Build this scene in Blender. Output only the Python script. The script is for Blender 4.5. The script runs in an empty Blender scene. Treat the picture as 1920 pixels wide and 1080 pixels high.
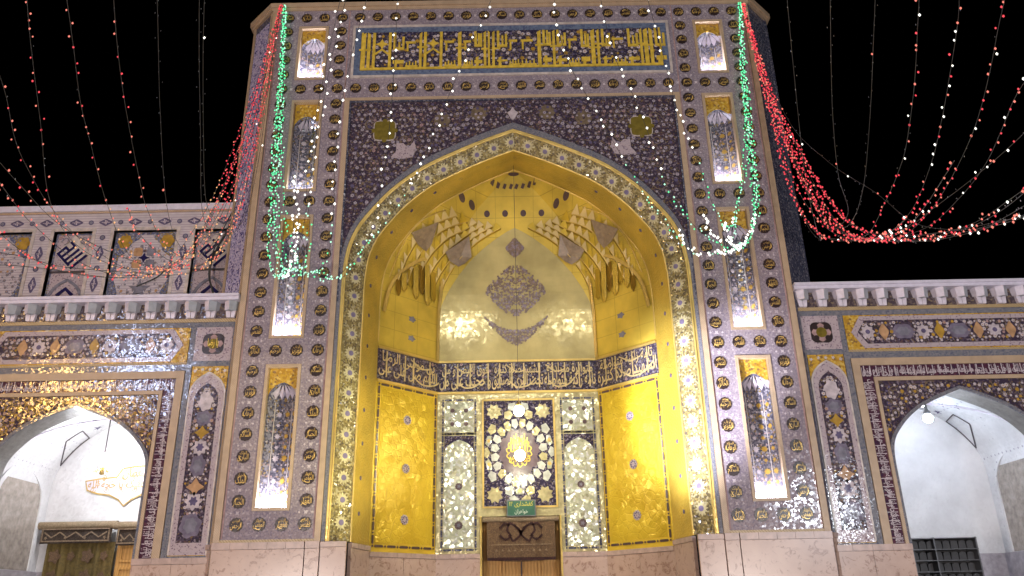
import bpy, math, random
import numpy as np
from mathutils import Vector, Matrix

SC = bpy.context.scene
COL = SC.collection
random.seed(7)

# ------------------------------------------------------------------ camera
def cam_axes(pitch, yaw, roll):
    cp, sp, cy, sy = math.cos(pitch), math.sin(pitch), math.cos(yaw), math.sin(yaw)
    f = Vector((sy * cp, cy * cp, sp)); r = Vector((cy, -sy, 0)); u = r.cross(f)
    c, s = math.cos(roll), math.sin(roll)
    return c * r + s * u, -s * r + c * u, f
CAM_POS = Vector((-0.138, -14.0, 1.6))
FPX = 1505.3
CR, CU, CF = cam_axes(math.radians(21.82), math.radians(0.209), math.radians(-1.145))
cd = bpy.data.cameras.new('camera'); cam = bpy.data.objects.new('camera', cd); COL.objects.link(cam)
cd.sensor_fit = 'HORIZONTAL'; cd.sensor_width = 36.0; cd.lens = FPX / 1920 * 36.0
cd.clip_start = 0.05; cd.clip_end = 500
cam.matrix_world = Matrix(((CR.x, CU.x, -CF.x, CAM_POS.x), (CR.y, CU.y, -CF.y, CAM_POS.y), (CR.z, CU.z, -CF.z, CAM_POS.z), (0, 0, 0, 1)))
SC.camera = cam

# ------------------------------------------------------------------ night sky
W = bpy.data.worlds.new('World'); SC.world = W; W.use_nodes = True
wn = W.node_tree; bgn = wn.nodes['Background']
sky = wn.nodes.new('ShaderNodeTexSky'); sky.sky_type = 'NISHITA'; sky.sun_disc = False
sky.sun_elevation = math.radians(-6); sky.sun_rotation = math.radians(200)
wn.links.new(sky.outputs[0], bgn.inputs[0]); bgn.inputs[1].default_value = 0.004

# ------------------------------------------------------------------ courtyard lamps (some mirrored in the glazed tiles), unseen uplights added for jamb glow
def lamp(name, loc, watts, col, radius=0.3, target=None, angle=None):
    l = bpy.data.lights.new(name, 'SPOT' if target is not None else 'POINT')
    l.energy = watts; l.color = col; l.shadow_soft_size = radius
    o = bpy.data.objects.new(name, l); COL.objects.link(o); o.location = loc
    if target is not None:
        o.rotation_euler = (Vector(target) - Vector(loc)).to_track_quat('-Z', 'Y').to_euler()
        l.spot_size = math.radians(angle); l.spot_blend = 0.6
    return o
lamp('courtyard_lamp', (-15.9, -14.0, 8.9), 2100, (1.0, 0.56, 0.16), 0.62)
lamp('courtyard_lamp', (-13.4, -14.0, 10.0), 1400, (0.58, 0.68, 1.0), 0.62)
lamp('courtyard_lamp', (10.2, -14.0, 4.4), 1500, (0.84, 0.90, 1.0), 0.50)
lamp('floodlight', (-7.0, -13.5, 1.6), 3200, (1.0, 0.88, 0.82), 0.35, (0, 0, 6.0), 110)
lamp('floodlight', (7.0, -13.5, 1.6), 2600, (1.0, 0.89, 0.84), 0.35, (0, 0, 6.0), 110)
lamp('uplight', (-2.0, -4.5, 0.35), 17000, (0.86, 0.89, 1.0), 0.3, (2.75, 0.25, 4.7), 22)
lamp('uplight', (2.0, -4.5, 0.35), 2600, (1.0, 0.95, 0.50), 0.3, (-3.1, 0.15, 4.2), 22)
lamp('roof_floodlight', (-3.2, -32.0, 20.8), 3200, (1.0, 0.98, 0.95), 0.6, (0, 0, 7.0), 60)
lamp('roof_floodlight', (4.0, -32.0, 21.2), 3200, (1.0, 0.98, 0.95), 0.6, (0, 0, 7.0), 60)

vs = SC.view_settings
vs.view_transform = 'Standard'; vs.look = 'None'; vs.exposure = 0.0; vs.gamma = 1.0
cy = SC.cycles
cy.use_denoising = True
try:
    cy.denoiser = 'OPENIMAGEDENOISE'; cy.denoising_input_passes = 'RGB_ALBEDO_NORMAL'; cy.denoising_prefilter = 'ACCURATE'
except Exception:
    pass
cy.caustics_reflective = False; cy.caustics_refractive = False
cy.max_bounces = 6; cy.diffuse_bounces = 3; cy.glossy_bounces = 3
cy.sample_clamp_indirect = 4.0; cy.sample_clamp_direct = 40.0

# ------------------------------------------------------------------ materials
MATS = {}
class G:
    def __init__(s, name):
        s.m = bpy.data.materials.new(name); s.m.use_nodes = True; s.t = s.m.node_tree
        s.p = s.t.nodes['Principled BSDF']; MATS[name] = s.m; s._co = None
    def n(s, typ, **kw):
        nd = s.t.nodes.new(typ)
        for k, v in kw.items():
            if k.startswith('i_'):
                nd.inputs[k[2:].replace('_', ' ')].default_value = v
            else: setattr(nd, k, v)
        return nd
    def l(s, a, b): s.t.links.new(a, b)
    @property
    def co(s):
        if s._co is None:
            s._co = s.n('ShaderNodeNewGeometry').outputs['Position']
        return s._co
    def vor(s, scale, feature='F1', rand=1.0, dim='3D'):
        v = s.n('ShaderNodeTexVoronoi', feature=feature, voronoi_dimensions=dim)
        v.inputs['Scale'].default_value = scale; v.inputs['Randomness'].default_value = rand
        s.l(s.co, v.inputs['Vector']); return v
    def noise(s, scale, detail=3.0, rough=0.55):
        v = s.n('ShaderNodeTexNoise'); v.inputs['Scale'].default_value = scale
        v.inputs['Detail'].default_value = detail; v.inputs['Roughness'].default_value = rough
        s.l(s.co, v.inputs['Vector']); return v
    def ramp(s, fac, stops, interp='LINEAR'):
        r = s.n('ShaderNodeValToRGB'); r.color_ramp.interpolation = interp
        e = r.color_ramp.elements
        while len(e) < len(stops): e.new(0.5)
        for el, (pos, c) in zip(e, stops):
            el.position = pos; el.color = (*c, 1)
        s.l(fac, r.inputs[0]); return r.outputs[0]
    def mix(s, fac, a, b, mode='MIX'):
        m = s.n('ShaderNodeMix', data_type='RGBA', blend_type=mode)
        for v, i in ((fac, 0), (a, 6), (b, 7)):
            if isinstance(v, (int, float)): m.inputs[i].default_value = v
            elif isinstance(v, tuple): m.inputs[i].default_value = (*v, 1)
            else: s.l(v, m.inputs[i])
        return m.outputs[2]
    def math(s, op, a, b=0.0):
        m = s.n('ShaderNodeMath', operation=op)
        for v, i in ((a, 0), (b, 1)):
            if isinstance(v, (int, float)): m.inputs[i].default_value = v
            else: s.l(v, m.inputs[i])
        return m.outputs[0]
    def sep(s):
        x = s.n('ShaderNodeSeparateXYZ'); s.l(s.co, x.inputs[0]); return x.outputs
    def base(s, c):
        if isinstance(c, tuple): s.p.inputs['Base Color'].default_value = (*c, 1)
        else: s.l(c, s.p.inputs['Base Color'])
        return s
    def surf(s, rough=0.4, metal=0.0, spec=0.5, coat=0.0):
        s.p.inputs['Roughness'].default_value = rough; s.p.inputs['Metallic'].default_value = metal
        s.p.inputs['Specular IOR Level'].default_value = spec
        if coat: s.p.inputs['Coat Weight'].default_value = coat; s.p.inputs['Coat Roughness'].default_value = 0.08
        return s
    def bump(s, h, strength=0.3, dist=0.02):
        b = s.n('ShaderNodeBump'); b.inputs['Strength'].default_value = strength; b.inputs['Distance'].default_value = dist
        s.l(h, b.inputs['Height']); s.l(b.outputs[0], s.p.inputs['Normal']); return s
    def glint(s, scale, k, coat=False):
        v = s.vor(scale)
        sub = s.n('ShaderNodeVectorMath', operation='SUBTRACT'); s.l(v.outputs['Color'], sub.inputs[0]); sub.inputs[1].default_value = (.5, .5, .5)
        sc = s.n('ShaderNodeVectorMath', operation='SCALE'); s.l(sub.outputs[0], sc.inputs[0]); sc.inputs['Scale'].default_value = k
        g = s.n('ShaderNodeNewGeometry')
        ad = s.n('ShaderNodeVectorMath', operation='ADD'); s.l(sc.outputs[0], ad.inputs[0]); s.l(g.outputs['Normal'], ad.inputs[1])
        nm = s.n('ShaderNodeVectorMath', operation='NORMALIZE'); s.l(ad.outputs[0], nm.inputs[0])
        s.l(nm.outputs[0], s.p.inputs['Normal'])
        if coat: s.l(nm.outputs[0], s.p.inputs['Coat Normal'])
        return s
    def emit(s, c, k):
        s.p.inputs['Emission Color'].default_value = (*c, 1); s.p.inputs['Emission Strength'].default_value = k; return s

def glaze(name, c, rough=0.14, var=0.25, gk=0.06, gs=34, metal=0.0, spec=0.5):
    g = G(name)
    v = g.noise(9.0, 4)
    a = tuple(x * (1 - var) for x in c); b = tuple(min(1, x * (1 + var)) for x in c)
    g.base(g.ramp(v.outputs[0], [(0.3, a), (0.7, b)])).surf(rough, metal, spec)
    if gk: g.glint(gs, gk)
    return g
def mosaic(name, palette, scale, rough=0.2, gk=0.2, wash=None, metal=0.0):
    """small random tesserae: palette = [(share, colour)]"""
    g = G(name); v = g.vor(scale)
    sp = g.n('ShaderNodeSeparateColor'); g.l(v.outputs['Color'], sp.inputs[0])
    stops, acc = [], 0.0
    for sh, c in palette:
        stops.append((acc, c)); acc += sh
    c = g.ramp(sp.outputs[0], stops, 'CONSTANT')
    if wash:
        nz = g.noise(wash[0], 3)
        c = g.mix(g.ramp(nz.outputs[0], [(0.42, (0, 0, 0)), (0.66, (wash[2],) * 3)]), c, wash[1])
    g.base(c).surf(rough, metal); g.glint(scale, gk); return g

# floral tile grounds
mosaic('violet_floral', [(.38, (.046, .033, .058)), (.22, (.085, .062, .090)), (.14, (.045, .036, .040)), (.12, (.21, .17, .20)), (.06, (.16, .11, .06)), (.08, (.11, .065, .065))], 34, rough=.13, gk=.07)
mosaic('navy_floral', [(.48, (.030, .024, .052)), (.22, (.055, .043, .078)), (.18, (.17, .145, .19)), (.12, (.10, .08, .06))], 38, rough=.13, gk=.09)
mosaic('gilt_floral', [(.34, (.04, .028, .05)), (.22, (.13, .085, .04)), (.18, (.09, .06, .10)), (.16, (.26, .18, .09)), (.10, (.05, .03, .04))], 34, gk=0.11, rough=.13)
mosaic('lilac_floral', [(.34, (.46, .41, .60)), (.26, (.36, .32, .52)), (.20, (.07, .055, .18)), (.20, (.58, .52, .64))], 34, rough=.15)
mosaic('plum_ground', [(.6, (.070, .026, .045)), (.25, (.10, .038, .06)), (.15, (.05, .024, .05))], 24, rough=.12, gk=.08)
mosaic('corbel_ground', [(.5, (.07, .05, .06)), (.3, (.12, .09, .09)), (.2, (.20, .15, .10))], 30, rough=.2)
# pilaster lattice
g = G('mauve_lattice')
v1 = g.vor(11.0, rand=.25); v2 = g.vor(46.0); nz = g.noise(1.3, 3)
c0 = g.ramp(nz.outputs[0], [(.35, (.25, .21, .245)), (.65, (.315, .255, .275))])
sp = g.n('ShaderNodeSeparateColor'); g.l(v2.outputs['Color'], sp.inputs[0])
c1 = g.mix(g.ramp(sp.outputs[0], [(0, (0, 0, 0)), (.55, (.7, .7, .7)), (.8, (0, 0, 0))], 'CONSTANT'), c0, (.18, .15, .21))
c2 = g.mix(g.ramp(sp.outputs[1], [(0, (0, 0, 0)), (.86, (.7, .7, .7))], 'CONSTANT'), c1, (.38, .32, .35))
c3 = g.mix(g.ramp(v1.outputs['Distance'], [(.10, (.8, .8, .8)), (.22, (0, 0, 0))]), c2, (.46, .40, .42))
g.base(c3).surf(.12); g.glint(24, .085)
# borders
def ticks(name, c, dark, per, axis=None, rough=.4):
    g = G(name); s3 = g.sep(); nz = g.noise(7, 3)
    base = g.ramp(nz.outputs[0], [(.3, tuple(x * .85 for x in c)), (.7, tuple(min(1, x * 1.12) for x in c))])
    if axis is None:
        coord = g.math('ADD', s3[0], s3[2])
    else: coord = s3[axis]
    w = g.math('FRACT', g.math('MULTIPLY', coord, per))
    f = g.math('LESS_THAN', w, .3)
    g.base(g.mix(f, base, dark)).surf(rough); g.glint(30, .08); return g
ticks('tan_border', (.46, .335, .225), (.37, .255, .16), 26)
ticks('gold_tick_border', (.43, .32, .18), (.26, .17, .06), 20)
glaze('cream_border', (.50, .43, .40), .3)
mosaic('grey_border', [(.6, (.17, .168, .19)), (.25, (.22, .21, .23)), (.15, (.11, .115, .16))], 46, gk=.07, rough=.12)
mosaic('slate_border', [(.5, (.05, .055, .09)), (.3, (.09, .085, .12)), (.2, (.20, .19, .22))], 34)
mosaic('blue_border', [(.5, (.115, .15, .235)), (.3, (.15, .185, .27)), (.2, (.09, .11, .19))], 24, gk=.08)
mosaic('dotted_cream', [(.74, (.44, .36, .38)), (.16, (.37, .30, .33)), (.10, (.20, .14, .19))], 52, rough=.14, gk=.07)
mosaic('mustard', [(.5, (.50, .30, .035)), (.25, (.40, .22, .03)), (.15, (.58, .40, .10)), (.10, (.24, .14, .05))], 26, rough=.25)
# inlay colours
glaze('white_inlay', (.50, .43, .46)); glaze('lilac_inlay', (.37, .32, .365)); glaze('pink_inlay', (.36, .235, .23)); glaze('ochre_inlay', (.40, .24, .045)); glaze('navy_inlay', (.02, .016, .075))
glaze('violet_inlay', (.115, .095, .17)); glaze('grey_inlay', (.20, .19, .235)); glaze('apricot_inlay', (.44, .26, .14)); glaze('olive_inlay', (.17, .13, .025))
glaze('black_disc', (.028, .016, .016), .3); glaze('brown_disc', (.085, .05, .055), .3)
glaze('gilt', (.52, .345, .10), .3, metal=.2); glaze('gilt_soft', (.58, .45, .22), .3, metal=.2); glaze('roundel_gilt', (.80, .53, .16), .28, metal=.2); glaze('mauve_kite', (.27, .195, .13), .3); glaze('arabesque', (.22, .155, .12), .3); glaze('arabesque_violet', (.25, .20, .24), .3)
mosaic('niche_floral', [(.34, (.075, .07, .095)), (.24, (.14, .13, .16)), (.18, (.25, .23, .26)), (.12, (.20, .14, .06)), (.12, (.05, .045, .07))], 34, rough=.14, gk=.10)
mosaic('sky_floral', [(.4, (.10, .11, .20)), (.25, (.17, .18, .27)), (.2, (.34, .33, .38)), (.15, (.28, .20, .07))], 34, rough=.15, gk=.08); glaze('gilt_bright', (.80, .55, .07), .3, gk=.1, metal=.25); glaze('leaf_vine', (.20, .15, .10)); glaze('rosette_violet', (.19, .155, .27), .3); glaze('rosette_petal', (.60, .53, .32), .25, metal=.1); glaze('star_core', (.10, .060, .075), .3); glaze('shield_inlay', (.17, .145, .20))
# gold
def goldm(name, c, rough, metal, bscale, bstr, var=.25, feat='F1', gk=0):
    g = G(name); nz = g.noise(1.3, 4); v = g.vor(bscale, feat)
    base = g.ramp(nz.outputs[0], [(.3, tuple(x * (1 - var) for x in c)), (.7, tuple(min(1, x * (1 + var)) for x in c))])
    g.base(base).surf(rough, metal)
    if gk: g.glint(bscale, gk)
    else: g.bump(v.outputs['Distance'], bstr, .03)
    return g
goldm('gold_wall', (.66, .455, .045), .36, .25, 9, .08)
g = goldm('gold_vault', (.66, .47, .07), .32, .2, 5, .06)
s3 = g.sep(); sm = g.math('LESS_THAN', g.math('FRACT', g.math('MULTIPLY', s3[2], 2.6)), .028); sv = g.math('LESS_THAN', g.math('FRACT', g.math('MULTIPLY', s3[0], 2.4)), .022)
g.base(g.mix(g.math('MULTIPLY', g.math('MAXIMUM', sm, sv), .45), g.p.inputs['Base Color'].links[0].from_socket, (.26, .15, .02)))
goldm('gold_reveal', (.58, .40, .065), .34, .3, 26, .3)
goldm('gold_bead', (.70, .50, .15), .3, .45, 20, .1)
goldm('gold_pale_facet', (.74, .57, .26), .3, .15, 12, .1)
goldm('gold_shade_facet', (.44, .285, .03), .3, .3, 12, .1)  # darker gold puts the shade between the pale facets into the colour
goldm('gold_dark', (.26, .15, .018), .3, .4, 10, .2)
g = goldm('pale_vault', (.62, .52, .23), .11, .25, 16, 0, gk=.018)
g = G('gold_panel'); v = g.vor(3.4, 'DISTANCE_TO_EDGE'); v2 = g.vor(7.0); nz = g.noise(2.2, 3)
c0 = g.ramp(nz.outputs[0], [(.3, (.58, .385, .02)), (.7, (.70, .50, .04))])
g.base(g.mix(g.ramp(v.outputs['Distance'], [(.006, (.5, .5, .5)), (.018, (0, 0, 0))]), c0, (.46, .29, .03))).surf(.34, .25)
g.glint(9, .17); gn = g.p.inputs['Normal'].links[0].from_socket
ve = g.vor(8.0, 'DISTANCE_TO_EDGE'); bm = g.n('ShaderNodeBump'); bm.inputs['Strength'].default_value = .16; bm.inputs['Distance'].default_value = .03
g.l(g.ramp(ve.outputs['Distance'], [(.0, (0, 0, 0)), (.10, (1, 1, 1))]), bm.inputs['Height']); g.l(gn, bm.inputs['Normal']); g.l(bm.outputs[0], g.p.inputs['Normal'])
mosaic('gold_mosaic_band', [(.30, (.26, .205, .085)), (.25, (.36, .29, .125)), (.2, (.18, .14, .07)), (.15, (.48, .42, .25)), (.1, (.12, .095, .07))], 32, rough=.22, gk=.42, metal=.15).surf(.20, .15, .9, 1.0).glint(30, .40, True)
mosaic('silver_mosaic', [(.4, (.82, .82, .62)), (.3, (.74, .76, .54)), (.2, (.90, .90, .82)), (.1, (.55, .55, .38))], 20, rough=.16, gk=.6, metal=.55)
glaze('silver_tile', (.62, .62, .56), .2, gk=.2, metal=.3); glaze('champagne_tile', (.60, .52, .28), .2, gk=.2, metal=.4)
# stone, rooms, small things
g = G('marble'); nz = g.noise(1.1, 6, .65); n2 = g.noise(5.5, 5, .7); n2.inputs['Distortion'].default_value = 1.6
c0 = g.ramp(nz.outputs[0], [(.3, (.40, .275, .225)), (.7, (.54, .39, .325))])
g.base(g.mix(g.ramp(n2.outputs[0], [(.54, (0, 0, 0)), (.63, (.8, .8, .8)), (.70, (.1, .1, .1))]), c0, (.20, .095, .065))).surf(.28)
glaze('marble_coping', (.44, .32, .28), .3, .18, 0)
g = G('white_dotted'); v = g.vor(7.5, rand=.12); nz = g.noise(2, 3); gl = g.vor(20)
c0 = g.ramp(nz.outputs[0], [(.3, (.60, .59, .60)), (.7, (.72, .71, .72))])
g.base(g.mix(g.ramp(v.outputs['Distance'], [(.13, (.7, .7, .7)), (.2, (0, 0, 0))]), c0, (.30, .28, .34))).surf(.24); g.glint(22, .22)
glaze('soffit_grey', (.17, .16, .15), .35, .2, .1)
glaze('blind_fill', (.33, .285, .25), .25); glaze('room_dado', (.36, .33, .36), .3)
g = ticks('brick_cream', (.50, .44, .47), (.36, .30, .34), 17, 2)
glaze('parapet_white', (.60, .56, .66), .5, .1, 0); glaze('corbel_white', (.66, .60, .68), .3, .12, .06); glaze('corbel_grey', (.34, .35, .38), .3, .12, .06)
glaze('dark_line', (.05, .035, .04), .4, .1, 0); glaze('roof_grey', (.2, .19, .2), .7, .2, 0)
g = G('wood'); s3 = g.sep(); nz = g.noise(3.0, 4)
wv = g.n('ShaderNodeTexWave'); wv.inputs['Scale'].default_value = 5; wv.inputs['Distortion'].default_value = 3; g.l(g.co, wv.inputs['Vector'])
g.base(g.ramp(wv.outputs['Fac'], [(.2, (.42, .22, .06)), (.8, (.54, .30, .09))])).surf(.35)
mosaic('carpet', [(.5, (.105, .060, .030)), (.25, (.14, .085, .045)), (.25, (.08, .045, .025))], 60, .9, 0)
mosaic('carpet_dark', [(.6, (.035, .024, .018)), (.4, (.06, .04, .028))], 60, .9, 0)
mosaic('carpet_red', [(.7, (.022, .006, .008)), (.3, (.04, .010, .010))], 60, .9, 0)
mosaic('carpet_light', [(.6, (.16, .11, .07)), (.4, (.22, .16, .10))], 60, .9, 0)
mosaic('carpet_roll', [(.6, (.20, .15, .09)), (.4, (.26, .19, .12))], 50, .9, 0)
mosaic('curtain_olive', [(.7, (.13, .09, .025)), (.3, (.10, .07, .02))], 30, .9, 0)
glaze('sign_green', (.022, .10, .06), .35, .1, 0); glaze('sign_yellow', (.46, .40, .05), .4, .05, 0); glaze('sign_white', (.6, .6, .52), .4, .05, 0)
glaze('cartouche_gold', (.50, .30, .09), .3); glaze('black_metal', (.02, .02, .022), .4, .1, 0); glaze('steel', (.16, .16, .17), .35, .1, 0, metal=.7); glaze('shelf_back', (.045, .045, .05), .5, .2, 0); glaze('brass', (.45, .30, .10), .3, .1, 0, metal=.8)
glaze('wire', (.035, .035, .035), .6, .1, 0)
g = G('paving'); bk = g.n('ShaderNodeTexBrick'); bk.inputs['Scale'].default_value = 1.0
g.l(g.co, bk.inputs['Vector']); bk.inputs['Color1'].default_value = (.28, .26, .25, 1); bk.inputs['Color2'].default_value = (.33, .31, .29, 1); bk.inputs['Mortar'].default_value = (.14, .13, .12, 1)
g.base(bk.outputs['Color']).surf(.35)
def bulb(name, c, k):
    g = G(name); g.base((.02, .02, .02)).surf(.5).emit(c, k); g.m.cycles.emission_sampling = 'NONE'
bulb('bulb_red', (1.0, .055, .085), 1.1); bulb('bulb_rose', (1.0, .24, .17), 1.15); bulb('bulb_amber', (1.0, .55, .22), 1.2)
bulb('bulb_green', (.12, 1.0, .42), 1.3); bulb('bulb_mint', (.50, 1.0, .72), 1.5); bulb('bulb_white', (1.0, .98, .90), 2.2)
G('led').base((0, 0, 0)).emit((.84, .86, 1.0), 210)
G('led_dim').base((0, 0, 0)).emit((.84, .90, 1.0), 45)
G('lamp_globe').base((0, 0, 0)).emit((1.0, .95, .70), 195)
G('lamp_cool').base((0, 0, 0)).emit((.74, .85, 1.0), 300)
G('lamp_candle').base((0, 0, 0)).emit((.92, .95, 1.0), 60)

# ------------------------------------------------------------------ mesh helpers
class Fr:
    """flat working frame: (u, v, w) -> world, w grows towards the viewer"""
    def __init__(s, o, U=(1, 0, 0), V=(0, 0, 1), N=(0, -1, 0)):
        s.o = Vector(o); s.U = Vector(U).normalized(); s.V = Vector(V).normalized(); s.N = Vector(N).normalized()
    def __call__(s, u, v, w=0.0): return s.o + s.U * u + s.V * v + s.N * w
FRONT = Fr((0, 0, 0))

class MB:
    def __init__(s): s.v = []; s.f = []; s.m = []
    def face(s, pts, m=0):
        i = len(s.v); s.v.extend(tuple(p) for p in pts); s.f.append(tuple(range(i, i + len(pts)))); s.m.append(m); return s
    def geo(s, verts, faces, m=0):
        i = len(s.v); s.v.extend(tuple(p) for p in verts)
        for f in faces: s.f.append(tuple(i + k for k in f)); s.m.append(m)
        return s
    def box(s, fr, u0, u1, v0, v1, w0, w1, m=0):
        p = [fr(u, v, w) for w in (w0, w1) for v in (v0, v1) for u in (u0, u1)]
        return s.geo(p, [(0, 2, 3, 1), (4, 5, 7, 6), (0, 1, 5, 4), (2, 6, 7, 3), (0, 4, 6, 2), (1, 3, 7, 5)], m)
    def prism(s, fr, poly, w0, w1, m=0, back=False, ms=None):
        n = len(poly)
        a = [fr(u, v, w1) for u, v in poly]; b = [fr(u, v, w0) for u, v in poly]
        i = len(s.v); s.v.extend(tuple(p) for p in a + b)
        s.f.append(tuple(range(i, i + n))); s.m.append(m)
        if back: s.f.append(tuple(range(i + 2 * n - 1, i + n - 1, -1))); s.m.append(m)
        for k in range(n):
            j = (k + 1) % n
            s.f.append((i + k, i + n + k, i + n + j, i + j)); s.m.append(m if ms is None else ms)
        return s
    def frame(s, fr, u0, u1, v0, v1, t, w0, w1, m=0):
        s.box(fr, u0, u0 + t, v0, v1, w0, w1, m); s.box(fr, u1 - t, u1, v0, v1, w0, w1, m)
        s.box(fr, u0 + t, u1 - t, v0, v0 + t, w0, w1, m); s.box(fr, u0 + t, u1 - t, v1 - t, v1, w0, w1, m); return s
    def ribbon(s, fr, pts, width, w, m=0, th=0.006, closed=False):
        n = len(pts)
        if n < 2: return s
        L, Rr = [], []
        for k in range(n):
            if closed: a, b = pts[k - 1], pts[(k + 1) % n]
            else: a, b = pts[max(k - 1, 0)], pts[min(k + 1, n - 1)]
            dx, dy = b[0] - a[0], b[1] - a[1]; d = math.hypot(dx, dy) or 1
            ww = width[k] if isinstance(width, (list, tuple)) else width
            nx, ny = -dy / d * ww / 2, dx / d * ww / 2
            L.append((pts[k][0] + nx, pts[k][1] + ny)); Rr.append((pts[k][0] - nx, pts[k][1] - ny))
        i = len(s.v)
        for q in range(n):
            s.v += [tuple(fr(*L[q], w)), tuple(fr(*Rr[q], w)), tuple(fr(*L[q], w - th)), tuple(fr(*Rr[q], w - th))]
        for q in range(n if closed else n - 1):
            a = i + 4 * q; b = i + 4 * ((q + 1) % n)
            s.f += [(a, a + 1, b + 1, b), (a, b, b + 2, a + 2), (a + 1, a + 3, b + 3, b + 1)]; s.m += [m, m, m]
        return s
    def tube(s, pts, r, n=6, m=0):
        i = len(s.v); N = len(pts)
        for k in range(N):
            t = (Vector(pts[min(k + 1, N - 1)]) - Vector(pts[max(k - 1, 0)])).normalized()
            a = t.cross(Vector((.3, .2, .93))); a = a.normalized() if a.length > 1e-4 else Vector((1, 0, 0)); b = t.cross(a)
            for q in range(n):
                an = 2 * math.pi * q / n; s.v.append(tuple(Vector(pts[k]) + (a * math.cos(an) + b * math.sin(an)) * r))
        for k in range(N - 1):
            for q in range(n):
                q2 = (q + 1) % n; s.f.append((i + k * n + q, i + k * n + q2, i + (k + 1) * n + q2, i + (k + 1) * n + q)); s.m.append(m)
        return s
    def ball(s, c, r, m=0, seg=8, rings=6, sz=1.0):
        i = len(s.v)
        for a in range(rings + 1):
            th = math.pi * a / rings
            for b in range(seg):
                ph = 2 * math.pi * b / seg
                s.v.append((c[0] + r * math.sin(th) * math.cos(ph), c[1] + r * math.sin(th) * math.sin(ph), c[2] + r * sz * math.cos(th)))
        for a in range(rings):
            for b in range(seg):
                b2 = (b + 1) % seg; s.f.append((i + a * seg + b, i + (a + 1) * seg + b, i + (a + 1) * seg + b2, i + a * seg + b2)); s.m.append(m)
        return s
    def lathe(s, c, prof, seg=16, m=0):
        i = len(s.v)
        for r, z in prof:
            for b in range(seg):
                ph = 2 * math.pi * b / seg; s.v.append((c[0] + r * math.cos(ph), c[1] + r * math.sin(ph), c[2] + z))
        for a in range(len(prof) - 1):
            for b in range(seg):
                b2 = (b + 1) % seg; s.f.append((i + a * seg + b, i + a * seg + b2, i + (a + 1) * seg + b2, i + (a + 1) * seg + b)); s.m.append(m)
        return s
    def strip(s, A, B, m=0):
        """quads between two matching 3D polylines"""
        for k in range(len(A) - 1): s.face([A[k], A[k + 1], B[k + 1], B[k]], m)
        return s
    def data(s, name, mats, off=(0, 0, 0), smooth=False):
        me = bpy.data.meshes.new(name)
        o = Vector(off)
        me.from_pydata([(v[0] - o.x, v[1] - o.y, v[2] - o.z) for v in s.v], [], s.f)
        for mn in mats: me.materials.append(MATS[mn])
        if len(mats) > 1: me.polygons.foreach_set('material_index', s.m)
        if smooth: me.polygons.foreach_set('use_smooth', [True] * len(s.f))
        me.update(); return me
    def obj(s, name, mats, parent=None, kind=None, smooth=False, label=None):
        if isinstance(mats, str): mats = [mats]
        base = Vector((0, 0, 0)); q = parent
        while q is not None: base = base + q.location; q = q.parent
        ob = bpy.data.objects.new(name, s.data(name, mats, base, smooth)); COL.objects.link(ob)
        if parent is not None: ob.parent = parent
        if kind: ob['kind'] = kind
        if label: ob['label'] = label
        return ob
def thing(name, label, cat, loc=(0, 0, 0), group=None):
    o = bpy.data.objects.new(name, None); COL.objects.link(o); o.location = loc
    o.empty_display_size = .3; o['label'] = label; o['category'] = cat
    if group: o['group'] = group
    return o
def tag(o, label, cat, group=None):
    o['label'] = label; o['category'] = cat
    if group: o['group'] = group
    return o
def inst(name, me, parent, loc, rot=None):
    """another piece on shared mesh data, placed in world coordinates"""
    base = Vector((0, 0, 0)); q = parent
    while q is not None: base = base + q.location; q = q.parent
    ob = bpy.data.objects.new(name, me); COL.objects.link(ob); ob.parent = parent; ob.location = Vector(loc) - base
    if rot: ob.rotation_euler = rot
    return ob

# pointed (four-centred) arch
NP = [(1, 0), (1, .12), (.993, .22), (.972, .33), (.919, .44), (.833, .545), (.749, .632), (.64, .718), (.525, .79), (.35, .87), (.18, .938), (0, 1)]
def _smooth(P, k=4):
    out = []
    for i in range(len(P) - 1):
        p0, p1, p2, p3 = P[max(i - 1, 0)], P[i], P[i + 1], P[min(i + 2, len(P) - 1)]
        for q in range(k):
            t = q / k
            out.append(tuple(.5 * (2 * p1[j] + (p2[j] - p0[j]) * t + (2 * p0[j] - 5 * p1[j] + 4 * p2[j] - p3[j]) * t * t + (3 * p1[j] - p0[j] - 3 * p2[j] + p3[j]) * t ** 3) for j in (0, 1)))
    return out + [P[-1]]
NPS = _smooth(NP, 3)
_nz = np.array([b for a, b in NPS]); _nx = np.array([a for a, b in NPS])
def arch(c, a, s, h, z0=None):
    """left foot -> apex -> right foot, in (u, v)"""
    r = [(c - a * x, s + (h - s) * y) for x, y in NPS]
    l = r + [(2 * c - u, v) for u, v in reversed(r[:-1])]
    if z0 is not None: l = [(c - a, z0)] + l + [(c + a, z0)]
    return l
def arch_half(z, a, s, h): return a * float(np.interp((z - s) / (h - s), _nz, _nx)) if z > s else a
def star(c, r1, r2, n, rot=0.0):
    return [(c[0] + (r1 if k % 2 == 0 else r2) * math.cos(rot + math.pi * k / n), c[1] + (r1 if k % 2 == 0 else r2) * math.sin(rot + math.pi * k / n)) for k in range(2 * n)]
def disc(c, r, n=16, ry=None):
    return [(c[0] + r * math.cos(2 * math.pi * k / n), c[1] + (ry or r) * math.sin(2 * math.pi * k / n)) for k in range(n)]
def lobed(c, rx, ry, n=8, amp=.12, rot=0.0, k=32):
    out = []
    for q in range(k):
        a = 2 * math.pi * q / k; r = 1 + amp * math.cos(n * a + rot); out.append((c[0] + rx * r * math.cos(a), c[1] + ry * r * math.sin(a)))
    return out
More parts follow.
